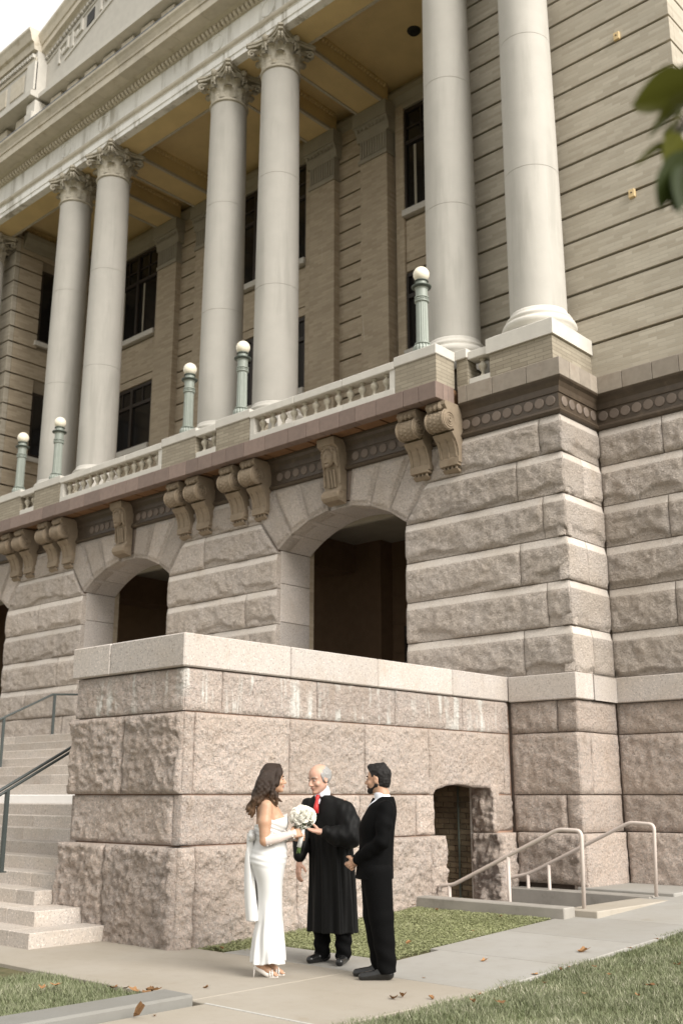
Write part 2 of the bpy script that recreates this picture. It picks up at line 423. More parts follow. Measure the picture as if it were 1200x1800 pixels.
M['soil'] = k.out(k.mix(k.ramp(k.noise(p, 9, 5, .7), .35, .65), (.085, .085, .045), (.13, .115, .065)), .95, .1)
def leafy(name, c1, c2, c3, rough=.55, trans=.25):
    k = N(name); at = k.new('ShaderNodeAttribute', attribute_name='tint'); f = at.outputs['Fac']
    c = k.mix(k.ramp(f, 0, .6), c1, c2); c = k.mix(k.ramp(f, .82, .95), c, c3)
    p = k.position(); c = k.mix(k.math('MULTIPLY', k.ramp(k.noise(p, 1.3, 4), .35, .65), .35), c, tuple(q * .62 for q in c1))
    k.b.inputs['Subsurface Weight'].default_value = 0
    t = k.new('ShaderNodeBsdfTranslucent'); k.l.new(c, t.inputs[0]); ms = k.new('ShaderNodeMixShader'); ms.inputs[0].default_value = trans
    m = k.out(c, rough, .25); k.l.new(k.b.outputs[0], ms.inputs[1]); k.l.new(t.outputs[0], ms.inputs[2]); k.l.new(ms.outputs[0], k.n['Material Output'].inputs[0])
    return m
M['grass'] = leafy('lawn_grass', (.15, .18, .085), (.30, .315, .20), (.58, .55, .43))
M['cover'] = leafy('ground_cover_leaf', (.29, .315, .15), (.385, .40, .225), (.50, .49, .33))
M['dryleaf'] = plain('dry_leaf', (.30, .165, .075), .7, .2, 60, .5, 0, vary=(.6, 1.35))
M['treeleaf'] = leafy('glossy_tree_leaf', (.035, .05, .014), (.12, .125, .022), (.20, .19, .035), .35, .3)
M['bark'] = plain('tree_bark', (.16, .14, .115), .9, .1, 14, .5, .6)
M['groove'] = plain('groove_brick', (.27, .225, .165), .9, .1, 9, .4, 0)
# ------------------------------------------------------------------ ground, walks
def zg(y): return 0.042 * (min(max(y, 7.6), 15.0) - 7.6)
def sheet(mb, x0, x1, y0, y1, off):
    ys = sorted(set([y0, y1] + [q for q in (7.6, 15.0) if y0 < q < y1]))
    for a, b in zip(ys[:-1], ys[1:]):
        mb.add([(x0, a, zg(a) + off), (x1, a, zg(a) + off), (x1, b, zg(b) + off), (x0, b, zg(b) + off)], [(0, 1, 2, 3)])
PX0, PX1, PY0, PY1 = -10.5, -6.86, 11.25, 13.30      # basement stair pit
g = MB()
for r in ((-400, PX0, -400, 400), (PX1, 400, -400, 400), (PX0, PX1, -400, PY0), (PX0, PX1, PY1, 400)): sheet(g, *r, -0.035)
tag(g.build('ground', M['soil']), kind='structure')

walk = empty('sidewalk', (-6.5, 7, 0)); tag(walk, kind='structure')
def slab(x0, x1, y0, y1, mat='walk', gp=0.004, parent=walk, name='paving_slab', top=0.0):
    b = MB(); ys = sorted(set([y0, y1] + [q for q in (7.6, 15.0) if y0 < q < y1])); e = 0.006
    x0 += gp; x1 -= gp; ys[0] += gp; ys[-1] -= gp
    for i, (a, c) in enumerate(zip(ys[:-1], ys[1:])):
        A = a + (e if i == 0 else 0); Cc = c - (e if i == len(ys) - 2 else 0)
        v = []
        for z in (-.12, top - e): v += [(x0, a, zg(a) + z), (x1, a, zg(a) + z), (x1, c, zg(c) + z), (x0, c, zg(c) + z)]
        v += [(x0 + e, A, zg(A) + top), (x1 - e, A, zg(A) + top), (x1 - e, Cc, zg(Cc) + top), (x0 + e, Cc, zg(Cc) + top)]
        b.add(v, [(0, 1, 5, 4), (1, 2, 6, 5), (2, 3, 7, 6), (3, 0, 4, 7), (4, 5, 9, 8), (5, 6, 10, 9), (6, 7, 11, 10), (7, 4, 8, 11), (8, 9, 10, 11)])
    o = b.build(name, M[mat]); o.parent = parent; o.matrix_parent_inverse = Matrix.Translation(-Vector(parent.location)); return o
# front walk (along the facade) and the walk that runs back along the building
for x0, x1 in ((-26, -22), (-22, -18), (-18, -14.4), (-14.4, -11.3), (-11.3, -6.68)): slab(x0, x1, 5.58, 7.42)
slab(-6.68, -5.25, 5.58, 7.42); 
slab(-8.4, -6.72, 7.42, 8.03, 'walk_grey'); slab(-6.72, -5.28, 7.42, 8.72, 'walk_grey')
for y0, y1 in ((8.72, 10.02), (10.02, 11.30), (11.30, 12.9), (12.9, 14.55)): slab(-6.84, -5.28, y0, y1, 'walk_grey')
for y0, y1 in ((14.55, 16.2), (16.2, 18), (18, 20), (20, 23)): slab(-5.9, -4.3, y0, y1, 'walk_grey')
for y0, y1 in ((3.6, 5.58), (1.6, 3.6), (-.6, 1.6), (-3, -.6)): slab(-6.5, -5.12, y0, y1)
c_ = MB().box(-6.5, -5.12, 5.567, 5.592, -.01, 0.004).build('joint_caulk', M['caulk']); c_.parent = walk; c_.matrix_parent_inverse = Matrix.Translation(-Vector(walk.location))
# raised kerb beside the left lawn
kb = empty('concrete_kerb', (-6.75, 5.5, 0)); tag(kb, 'low grey concrete kerb edging the small left lawn', 'kerb')
def kid(o, parent):
    o.parent = parent; o.matrix_parent_inverse = Matrix.Translation(-Vector(parent.location)); return o
b = MB(); b.cbox(-6.93, -6.58, 3.4, 5.54, -.1, .06, .018); kid(b.build('kerb_stone', M['kerb']), kb)
b = MB(); b.cbox(-6.93, -6.58, .4, 3.39, -.1, .06, .018); kid(b.build('kerb_stone', M['kerb']), kb)

# ------------------------------------------------------------------ courthouse
CH = empty('courthouse', (-18.85, 13.5, 0)); tag(CH, 'grand stone courthouse with tall Corinthian columns, arched granite base and buff brick walls', 'building')
def part(o, parent=None): return kid(o, parent or CH)
class K:      # a parent wrapper for kids placed in world coordinates
    pass
YF = 13.5; XR = -7.86; YW = 14.67; XW = -6.04; XL = -29.84
G = .006
def fblock(x0, x1, z0, z1, Y, parent, mat='granite_wall', style='band', name='granite_block', xt0=None, xt1=None, **k):
    """rock-faced stone in a wall facing -Y; xt0/xt1 = other x at the top edge"""
    a0 = x0 if xt0 is None else xt0; a1 = x1 if xt1 is None else xt1
    return kid(rock(name, (x0 + G, Y, z0 + G), (x1 - G, Y, z0 + G), (a1 - G, Y, z1 - G), (a0 + G, Y, z1 - G), (0, -1, 0), M[mat], None, style, **k), parent)
def sblock(y0, y1, z0, z1, X, parent, mat='granite_wall', style='band', name='granite_block', **k):
    return kid(rock(name, (X, y0 + G, z0 + G), (X, y1 - G, z0 + G), (X, y1 - G, z1 - G), (X, y0 + G, z1 - G), (1, 0, 0), M[mat], None, style, **k), parent)

ZC = [3.21, 3.895, 4.57, 5.24, 5.91, 6.57, 7.18]
ARCH = [-12.475, -18.85, -25.225]; HW = 1.555; ZS = 5.98; RISE = .55
RAD = (HW * HW + RISE * RISE) / (2 * RISE); ZCEN = ZS + RISE - RAD; TH = math.asin(HW / RAD)
# backing core of the base wall
core = MB()
piers = [(-10.92, XR), (-17.295, -14.03), (-23.67, -20.405), (XL, -26.78)]
for x0, x1 in piers: core.box(x0 + .03, x1 - .03, YF + .03, 14.34, -.2, 7.2)
for c in ARCH:
    core.prism([(c - HW - .05, 7.2), (c - HW - .05, ZS + .28)] + [(c + (RAD + .12) * math.sin(t), ZCEN + (RAD + .12) * math.cos(t)) for t in np.linspace(-TH, TH, 13)] + [(c + HW + .05, ZS + .28), (c + HW + .05, 7.2)], 'Y', YF + .03, 14.34)
core.box(XR - .4, XR - .03, 14.0, YW + .5, -.2, 7.2); core.box(-10.5, XW - .03, YW + .03, YW + .5, -.2, 7.2); core.box(XW - .5, XW - .031, YW + .04, 22, -.2, 7.2)
core.box(XL + .03, XL + .4, 14.0, YW + .5, -.2, 7.2); core.box(-34, XL + .1, YW + .03, YW + .5, -.2, 7.2)
BW = part(core.build('base_wall', M['mortar_grey']))
def skew(z, c, s): return c + s * (HW + max(0, z - ZS) * math.tan(TH))
for i, (z0, z1) in enumerate(zip(ZC[:-1], ZC[1:])):
    alt = i % 2
    # corner pier
    jx = -8.22 if alt else -8.66
    if z1 > ZS + .05:
        fblock(skew(z0, ARCH[0], 1), jx, z0, z1, YF, BW, xt0=skew(z1, ARCH[0], 1))
    else: fblock(-10.92, jx, z0, z1, YF, BW)
    fblock(jx, XR, z0, z1, YF, BW, orr=True)
    ys = (YF, 14.05, YW - .02) if not alt else (YF, YW - .02)
    for a, b_ in zip(ys[:-1], ys[1:]): sblock(a, b_, z0, z1, XR, BW, amp=.022, ol=(a == YF))
    # middle piers
    for pi, (x0, x1) in enumerate(piers[1:]):
        ca = ARCH[pi]; cb_ = ARCH[pi + 1] if pi < 2 else None
        l0 = skew(z0, cb_, 1) if cb_ else x0; l1 = skew(z1, cb_, 1) if cb_ else x0
        r0 = skew(z0, ca, -1); r1 = skew(z1, ca, -1)
        js = []
        if (i + pi) % 3 == 1: js = [x0 + (.35 + .1 * alt) * (x1 - x0)]
        elif (i + pi) % 3 == 2: js = [x0 + .74 * (x1 - x0)]
        e = [l0] + js + [r0]; et = [l1] + js + [r1]
        for q in range(len(e) - 1): fblock(e[q], e[q + 1], z0, z1, YF, BW, xt0=et[q], xt1=et[q + 1])
    # wing wall to the right
    xs = ([XR + .02, -6.75, XW] if alt else [XR + .02, -6.45, XW])
    for a, b_ in zip(xs[:-1], xs[1:]): fblock(a, b_, z0, z1, YW, BW, orr=(b_ == XW))
    for a, b_ in ((YW, 15.9 - .4 * alt), (15.9 - .4 * alt, 17.4), (17.4, 19.2), (19.2, 21.5)): sblock(a, b_, z0, z1, XW, BW, res=.06, ol=(a == YW))
    # far wing to the left
    fblock(-33.8, XL - .02, z0, z1, YW, BW, res=.08)
# floor level courses of the middle piers
for x0, x1 in piers[1:]:
    fblock(x0, x1 - .5, 2.66, 3.21, YF, BW, style='pitch'); fblock(x1 - .5, x1, 2.66, 3.21, YF, BW, style='pitch')
# sill course on the corner pier and the wing
def cutstone(x0, x1, y0, y1, z0, z1, parent, mat='granite_cut', name='sill_stone', b=.012): return kid(MB().cbox(x0, x1, y0, y1, z0, z1, b).build(name, M[mat]), parent)
cutstone(-8.94, XR + .08, YF - .09, YF + .4, 2.83, 3.205, BW); cutstone(-7.9 + .12, XR + .081, YF + .405, YW - .1, 2.83, 3.205, BW)
cutstone(XR - .2, -6.2, YW - .09, YW + .3, 2.83, 3.205, BW); cutstone(-6.195, XW + .08, YW - .09, YW + .3, 2.83, 3.205, BW)
cutstone(XW - .3, XW + .08, YW + .305, 21.9, 2.83, 3.205, BW)
LOW = [(2.37, 2.83), (1.50, 2.37), (.98, 1.50)]
for i, (z0, z1) in enumerate(LOW):
    jx = (-8.16, XR, -8.08)[i]
    if jx != XR: fblock(-8.96, jx, z0, z1, YF, BW, 'granite', 'pitch'); fblock(jx, XR, z0, z1, YF, BW, 'granite', 'pitch', orr=True)
    else: fblock(-8.96, XR, z0, z1, YF, BW, 'granite', 'pitch', orr=True)
    ys = (YF, 13.85, YW - .02) if i == 1 else (YF, YW - .02)
    for a, b_ in zip(ys[:-1], ys[1:]): sblock(a, b_, z0, z1, XR, BW, 'granite', 'pitch', amp=.022, ol=(a == YF))
    fblock(XR + .02, XW, z0, z1, YW, BW, 'granite', 'pitch', orr=True)
    for a, b_ in ((YW, 16.4), (16.4, 18.6), (18.6, 21.5)): sblock(a, b_, z0, z1, XW, BW, 'granite', 'pitch', res=.06)
fblock(-8.84, XR + .1, .30, .98, YF - .13, BW, 'granite', 'pitch', depth=.2, bulge=.06, amp=.05); sblock(YF - .13, YW - .14, .22, .98, XR + .1, BW, 'granite', 'pitch', depth=.2, amp=.02)
fblock(XR + .12, XW + .1, .20, .98, YW - .13, BW, 'granite', 'pitch', depth=.2); sblock(YW - .13, 21.5, .2, .98, XW + .1, BW, 'granite', 'pitch', depth=.2, res=.07)
cutstone(-8.84, XR + .09, YF - .12, YF + .1, .955, .979, BW, 'granite', 'plinth_ledge', .005)
# jamb stones, voussoirs, arch soffits
for ai, c in enumerate(ARCH):
    for s in (-1, 1):
        x0, x1 = (c + s * HW, c + s * (HW + .34)) if s > 0 else (c - HW - .34, c - HW)
        for z0, z1 in ((2.66, 3.62), (3.62, 4.62), (4.62, 5.35), (5.35, ZS)):
            kid(MB().cbox(x0 - (.0 if s > 0 else -.0), x1, YF + .09, 14.37, z0 + .004, z1 - .004, .008).build('jamb_stone', M['granite_cut']), BW)
        # brick quoin edge behind each jamb
        kid(MB().box(min(x0, x1) + (0.02 if s > 0 else 0), max(x0, x1) - (0.02 if s < 0 else 0), 14.372, 14.5, 2.66, 6.4).build('brick_quoin', M['brick_porch']), BW)
    ths = [-TH, -.50, -.31, -.105, .105, .31, .50, TH]
    for q in range(7):
        t0, t1 = ths[q], ths[q + 1]; p = lambda t: (c + RAD * math.sin(t), ZCEN + RAD * math.cos(t)); tp = lambda t: c + (7.18 - ZCEN) * math.tan(t)
        a, b_ = p(t0), p(t1)
        if q != 3:
            kid(rock('voussoir', (a[0] + G, YF, a[1] + .004), (b_[0] - G, YF, b_[1] + .004), (tp(t1) - G, YF, 7.175), (tp(t0) + G, YF, 7.175), (0, -1, 0), M['granite_wall'], None, 'panel', depth=.3, bulge=.045, amp=.02), BW)
        # smooth soffit stone behind
        ts = np.linspace(t0 + .002, t1 - .002, 5)
        poly = [(c + RAD * math.sin(t), ZCEN + RAD * math.cos(t)) for t in ts] + [(c + (RAD + .1) * math.sin(t), ZCEN + (RAD + .1) * math.cos(t)) for t in ts[::-1]]
        kid(MB().prism(poly[::-1], 'Y', YF + .07, 14.37).build('soffit_stone', M['granite_cut']), BW)

# ---- loggia behind the arches
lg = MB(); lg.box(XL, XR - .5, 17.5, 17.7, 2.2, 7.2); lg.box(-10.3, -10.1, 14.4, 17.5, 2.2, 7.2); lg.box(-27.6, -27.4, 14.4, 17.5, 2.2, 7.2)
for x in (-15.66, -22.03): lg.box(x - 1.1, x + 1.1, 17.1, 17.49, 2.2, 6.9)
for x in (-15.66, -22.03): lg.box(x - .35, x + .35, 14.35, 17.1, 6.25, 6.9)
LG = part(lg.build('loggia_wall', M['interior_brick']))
kid(MB().box(XL + .1, XR - .4, 14.35, 17.5, 6.9, 7.05).build('loggia_ceiling', M['interior']), LG)
kid(MB().box(XL + .1, XR - .4, 14.38, 14.5, 6.45, 6.9).build('loggia_beam', M['interior']), LG)
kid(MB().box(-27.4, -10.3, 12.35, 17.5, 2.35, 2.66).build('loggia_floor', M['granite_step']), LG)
for x, w in ((-16.3, .65), (-13.6, .6), (-18.85, .9), (-25.2, .9)):
    d = MB(); d.box(x - w, x + w, 17.44, 17.52, 2.66, 5.0); dd = kid(d.build('door', M['frame']), LG)
    for s in (-1, 1): kid(MB().box(x + s * w * .5 - w * .38, x + s * w * .5 + w * .38, 17.42, 17.438, 3.0, 4.8).build('door_pane', M['glass']), LG)
for s in (0, 1, 2, 3, 4, 5):
    kid(MB().box(XL + .2, -10.3, 17.475, 17.499, 3.2 + s * .62, 3.23 + s * .62).build('brick_band', M['dark'] if False else M['interior_brick']), LG)

# ---- terracotta belt course: swept mouldings with mitred corners
def sweep(path, prof, name, mat, parent, smooth=False):
    """path: plan polyline with the outside on its right-hand side (walking along it); prof: (offset outwards, z)"""
    P = [Vector((x, y)) for x, y in path]; n = len(P); offs = []
    for i in range(n):
        def nrm(a, b): d = (b - a).normalized(); return Vector((d.y, -d.x))
        if i == 0: o = nrm(P[0], P[1])
        elif i == n - 1: o = nrm(P[-2], P[-1])
        else:
            a, b_ = nrm(P[i - 1], P[i]), nrm(P[i], P[i + 1]); o = (a + b_) / (1 + a.dot(b_))
        offs.append(o)
    v = []; f = []; L = len(prof)
    for i in range(n):
        for d, z in prof: v.append((P[i].x + offs[i].x * d, P[i].y + offs[i].y * d, z))
    for i in range(n - 1):
        for k in range(L - 1): f.append((i * L + k, (i + 1) * L + k, (i + 1) * L + k + 1, i * L + k + 1))
    f.append(tuple(range(L))); f.append(tuple((n - 1) * L + k for k in range(L - 1, -1, -1)))
    return kid(obj(name, mkmesh(name, v, f, M[mat] if isinstance(mat, str) else mat, smooth)), parent)
PATH = [(XL - 4, YW), (XL, YW), (XL, YF), (XR, YF), (XR, YW), (XW, YW), (XW, 22)]
PATH_ = PATH
belt = [(-.1, 7.175), (.02, 7.175), (.055, 7.19), (.07, 7.22), (.055, 7.25), (.03, 7.265), (.03, 7.29), (.012, 7.295), (.012, 7.52), (.03, 7.525), (.035, 7.56), (.04, 7.62), (.07, 7.69), (.115, 7.73), (.125, 7.757), (-.1, 7.757)]
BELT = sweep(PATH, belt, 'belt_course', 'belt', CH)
disc = MB(); disc.lathe([(.084, 0), (.084, .010), (.074, .016), (.0, .017)], 18, cap=False)
dme = mkmesh('disc', disc.v, disc.f, M['disc'], False)
def discs(p0, p1, nrm):
    p0 = Vector(p0); p1 = Vector(p1); n = int((p1 - p0).length / .193); q = Vector(nrm).to_track_quat('Z', 'Y').to_euler()
    for i in range(n):
        o = bpy.data.objects.new('disc', dme); o.location = p0.lerp(p1, (i + .5) / n); o.rotation_euler = q; kid(link(o), BELT)
for x0, x1 in ((-9.7, XR - .03), (-12.15, -10.85), (-14.1, -12.8), (-18.55, -17.3), (-20.3, -19.1)): discs((x0, YF - .0125, 7.407), (x1, YF - .0125, 7.407), (0, -1, 0))
discs((XR + .0125, YF + .04, 7.407), (XR + .0125, YW - .03, 7.407), (1, 0, 0)); discs((XR + .03, YW - .0125, 7.407), (XW - .03, YW - .0125, 7.407), (0, -1, 0))
# fascia blocks above the belt
def fascia_x(x0, x1, y, z0, z1, mat, parent, step, depth=.3, name='terracotta_block'):
    x = x1
    while x > x0 + .05:
        w = step * rng.uniform(.75, 1.3); a = max(x - w, x0)
        if a - x0 < .15: a = x0
        kid(MB().cbox(a + .004, x - .004, y, y + depth, z0, z1, .006).build(name, M[mat]), parent); x = a
fascia_x(-9.67, XR + .13, YF - .13, 7.758, 8.05, 'terracotta_grey', BELT, .5)
for a, b_ in ((YF + .175, 13.98), (13.98, 14.3), (14.3, YW - .14)): kid(MB().cbox(XR - .2, XR + .13, a + .003, b_ - .003, 7.758, 8.05, .006).build('terracotta_block', M['terracotta_grey']), BELT)
fascia_x(XR - .1, XW + .13, YW - .13, 7.758, 8.05, 'terracotta_grey', BELT, .55)
for a in np.arange(YW + .18, 21.5, .6): kid(MB().cbox(XW - .2, XW + .13, a + .003, a + .597, 7.758, 8.05, .006).build('terracotta_block', M['terracotta_grey']), BELT)

# ---- balcony
YB = 12.87; BX1 = -9.735; BX0 = -27.965
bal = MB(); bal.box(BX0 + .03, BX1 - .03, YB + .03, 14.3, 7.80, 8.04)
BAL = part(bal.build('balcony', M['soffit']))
x = BX1
while x > BX0 + .1:
    w = .46 * rng.uniform(.7, 1.35); a = max(x - w, BX0)
    if a - BX0 < .2: a = BX0
    kid(MB().cbox(a + .003, x - .003, YB, YB + .2, 7.757, 8.05, .008).build('terracotta_block', M['terracotta']), BAL); x = a
for s, xx in ((1, BX1), (-1, BX0)):
    for a, b_ in ((YB + .203, 13.2), (13.2, YF - .131)): kid(MB().cbox(min(xx, xx - s * .2), max(xx, xx - s * .2), a + .003, b_ - .003, 7.757, 8.05, .008).build('terracotta_block', M['terracotta']), BAL)
# soffit panels between the corbels
xx = BX1 - .25
while xx > BX0 + .6:
    kid(MB().cbox(xx - .56, xx - .02, YB + .22, YF - .14, 7.775, 7.80, .008).build('soffit_panel', M['soffit']), BAL); xx -= .58
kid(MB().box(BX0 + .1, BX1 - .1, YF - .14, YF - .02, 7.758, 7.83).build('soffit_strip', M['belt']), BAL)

# corbel: profile in (distance from wall, z), front scroll, leaf and guttae
def corbel_mesh():
    b = MB(); w = .20
    cz, cd, r = 7.43, .36, .165
    prof = [(0, 7.74), (.46, 7.74), (.48, 7.67), (.44, 7.62)]
    prof += [(cd + r * math.cos(t), cz + r * math.sin(t)) for t in np.radians(np.linspace(70, -125, 13))]
    prof += [(.235, 7.27), (.30, 7.235), (.255, 7.18), (.195, 7.12), (.15, 7.03), (.125, 6.93), (.12, 6.86), (.135, 6.84), (.135, 6.76), (0, 6.76)]
    # polygon is split in convex-ish strips: extrude every prof edge with a face to the back line
    L = len(prof); v = []; f = []
    for xx in (-w, w):
        for d, z in prof: v.append((xx, -d, z))
    for i in range(L): j = (i + 1) % L; f.append((i, j, L + j, L + i))
    f.append(tuple(range(L - 1, -1, -1))); f.append(tuple(range(L, 2 * L)))
    b.add(v, f)
    for s in (-1, 1):       # spiral eyes on the sides
        for R_, rr in ((.125, .016), (.08, .014), (.035, .025)): b.torus((s * w, -cd, cz), 'X', R_, rr, 18, 6)
    for k in range(-1, 2): b.tube([(k * .15, -.122, 6.86), (k * .15, -.128, 6.95), (k * .15, -.165, 7.06), (k * .15, -.225, 7.15)], .016, 5)
    b.torus((-w + .03, -cd, cz), 'X', r, .02, 18, 6); b.torus((w - .03, -cd, cz), 'X', r, .02, 18, 6)
    for k in range(6):      # carved scales on the scroll front
        for q in range(3): t = math.radians(35 - k * 22 - 11 * (q % 2)); b.ball(((q - 1) * .085, -cd - (r - .008) * math.cos(t), cz + (r - .008) * math.sin(t)), .034, .016, .03, 6, 4)
    b.prism([(0, 6.76), (-.15, 6.76), (-.15, 6.72), (0, 6.70)], 'X', -.18, .18)
    for k in range(4): b.lathe([(.03, 6.66), (.022, 6.72)], 6, -.12 + k * .08, -.09)
    b.prism([(0, 6.665), (-.12, 6.665), (-.06, 6.62), (0, 6.61)], 'X', -.15, .15)
    # acanthus leaf under the slab
    for s in (-1, 0, 1):
        b.tube([(s * .07, -.36, 7.735), (s * .08, -.43, 7.69), (s * .085, -.47, 7.62), (s * .09, -.50, 7.60)], [.05, .06, .05, .02], 6)
    return mkmesh('corbel', b.v, b.f, M['corbel'], False)
cme = corbel_mesh()
PED = [(-10.63, BX1)]
for c in (-15.6, -22.1): PED += [(c + .36, c + 1.35), (c - 1.36, c - .25)] if c > -18 else [(c + .25, c + 1.36), (c - 1.35, c - .36)]
PED.append((BX0, -27.07))
for x0, x1 in PED:
    mx = (x0 + x1) / 2
    for s in (-.31, .31):
        o = bpy.data.objects.new('corbel', cme); o.location = (mx + s, YF - .01, 0); kid(link(o), BAL)
# keystone consoles with a carved head
def key_mesh():
    b = MB()
    b.prism([(0, 7.75), (-.36, 7.75), (-.34, 7.62), (-.24, 7.56), (-.20, 7.30), (-.15, 7.10), (-.13, 6.86), (-.15, 6.80), (0, 6.80)], 'X', -.21, .21)
    b.prism([(0, 6.80), (-.19, 6.80), (-.23, 6.74), (-.23, 6.66), (-.18, 6.60), (0, 6.56)], 'X', -.20, .20)
    for s in (-1, 1): b.torus((s * .19, -.15, 6.70), 'X', .07, .025, 12, 6); b.tube([(s * .19, -.2, 7.5), (s * .19, -.17, 7.2), (s * .19, -.155, 6.9)], .02, 5)
    b.ball((0, -.25, 7.40), .125, .11, .17, 14, 10); b.ball((0, -.355, 7.385), .022, .03, .04, 8, 6); b.ball((0, -.335, 7.29), .045, .03, .018, 8, 5); b.ball((0, -.30, 7.24), .05, .05, .04, 8, 6)
    for s in (-1, 1): b.ball((s * .045, -.335, 7.44), .032, .016, .016, 8, 5); b.tube([(s * .10, -.25, 7.56), (s * .15, -.24, 7.45), (s * .14, -.22, 7.32), (s * .17, -.2, 7.22)], [.06, .05, .045, .02], 7)
    for k in range(7): t = math.pi * k / 6; b.ball((.12 * math.cos(t), -.27, 7.50 + .09 * math.sin(t)), .05, .06, .045, 7, 5)
    for k in (-1, 0, 1): b.tube([(k * .07, -.2, 7.18), (k * .07, -.165, 6.98), (k * .07, -.15, 6.86)], .022, 5)
    return mkmesh('keystone_console', b.v, b.f, M['corbel'], False)
kme = key_mesh()
for c in ARCH: o = bpy.data.objects.new('keystone_console', kme); o.location = (c, YF - .01, 0); kid(link(o), BAL)

# pedestals, rails, balusters
def pedestal(x0, x1, y0, y1, parent, zb=8.05, zc=8.53, zt=8.71):
    p = kid(MB().box(x0 + .012, x1 - .012, y0 + .012, y1, zb, zc).build('pedestal', M['brick_pedestal']), parent)
    kid(MB().cbox(x0 - .01, x1 + .01, y0 - .01, y1 + .01, zc, zt, .012).build('pedestal_cap', M['limestone']), parent)
for x0, x1 in PED: pedestal(x0, x1, YB + .02, 13.40, BAL)
bprof = [(.052, 0), (.052, .035), (.034, .045), (.030, .06), (.046, .075), (.068, .105), (.074, .135), (.062, .17), (.040, .205), (.028, .24), (.026, .265), (.040, .275), (.040, .29), (.052, .30), (.052, .335)]
bm = MB(); bm.lathe(bprof, 12); bme = mkmesh('baluster', bm.v, bm.f, M['limestone'], False)
# in the photo the belly is at the top: flip the profile
bm = MB(); bm.lathe([(r, .335 - z) for r, z in bprof][::-1], 12); bme = mkmesh('baluster', bm.v, bm.f, M['capital'], False)
def balustrade(x0, x1, y, parent, zb=8.05):
    w = .17
    xx = x0
    n = max(1, round((x1 - x0) / 1.1)); e = np.linspace(x0, x1, n + 1)
    for a, b_ in zip(e[:-1], e[1:]):
        kid(MB().cbox(a + .002, b_ - .002, y, y + .22, zb, zb + .12, .008).build('base_rail', M['limestone']), parent)
        kid(MB().cbox(a + .002, b_ - .002, y - .02, y + .24, zb + .455, zb + .60, .012).build('top_rail', M['limestone']), parent)
    for a in (x0, x1 - .12):
        if x1 - x0 > 1: kid(MB().box(a, a + .12, y + .01, y + .2, zb + .12, zb + .455).build('rail_pier', M['limestone']), parent)
    a0, a1 = (x0 + .12, x1 - .12) if x1 - x0 > 1 else (x0, x1)
    n = max(1, int((a1 - a0) / .265))
    for i in range(n):
        o = bpy.data.objects.new('baluster', bme); o.location = (a0 + (i + .5) * (a1 - a0) / n, y + .11, zb + .12); kid(link(o), parent)
ps = sorted(PED)
for (a0, a1), (b0, b1) in zip(ps[:-1], ps[1:]): balustrade(a1, b0, YB + .03, BAL)
# short link between the corner pedestal and the end column's pedestal
kid(MB().box(-9.72, -9.50, 13.44, 13.7, 8.05, 8.55).build('link_pier', M['brick_pedestal']), BAL); kid(MB().cbox(-9.73, -9.49, 13.40, 13.7, 8.55, 8.72, .01).build('pedestal_cap', M['limestone']), BAL)
balustrade(-9.50, -9.06, 13.46, BAL, 8.06)

# ---- columns
COLX = [-8.49, -10.23, -14.82, -16.56, -21.14, -22.88, -27.47, -29.21]; YC = 14.1
def column_parts():
    base = MB(); base.lathe([(.56, 8.80), (.56, 8.86), (.60, 8.89), (.62, 8.94), (.60, 8.99), (.545, 9.01), (.53, 9.03), (.545, 9.05), (.555, 9.075), (.54, 9.10), (.50, 9.11), (.48, 9.16), (.475, 9.2)], 40)
    bme_ = mkmesh('column_base', base.v, base.f, M['limestone'], True)
    def rad(z): t = (z - 9.2) / 7.9; return .472 - .050 * t ** 1.6
    dr = []
    zs = [9.2, 11.8, 14.45, 17.1]
    for z0, z1 in zip(zs[:-1], zs[1:]):
        d = MB(); pr = [(rad(z0) - .005, z0 + .001), (rad(z0), z0 + .006), (rad(z0), z0 + .008), (rad(z0), z0 + .012)] + [(rad(z), z) for z in np.linspace(z0 + .1, z1 - .1, 8)] + [(rad(z1), z1 - .012), (rad(z1), z1 - .008), (rad(z1), z1 - .006), (rad(z1) - .005, z1 - .001)]
        d.lathe(pr, 48); dr.append(mkmesh('drum', d.v, d.f, M['column'], True))
    return bme_, dr
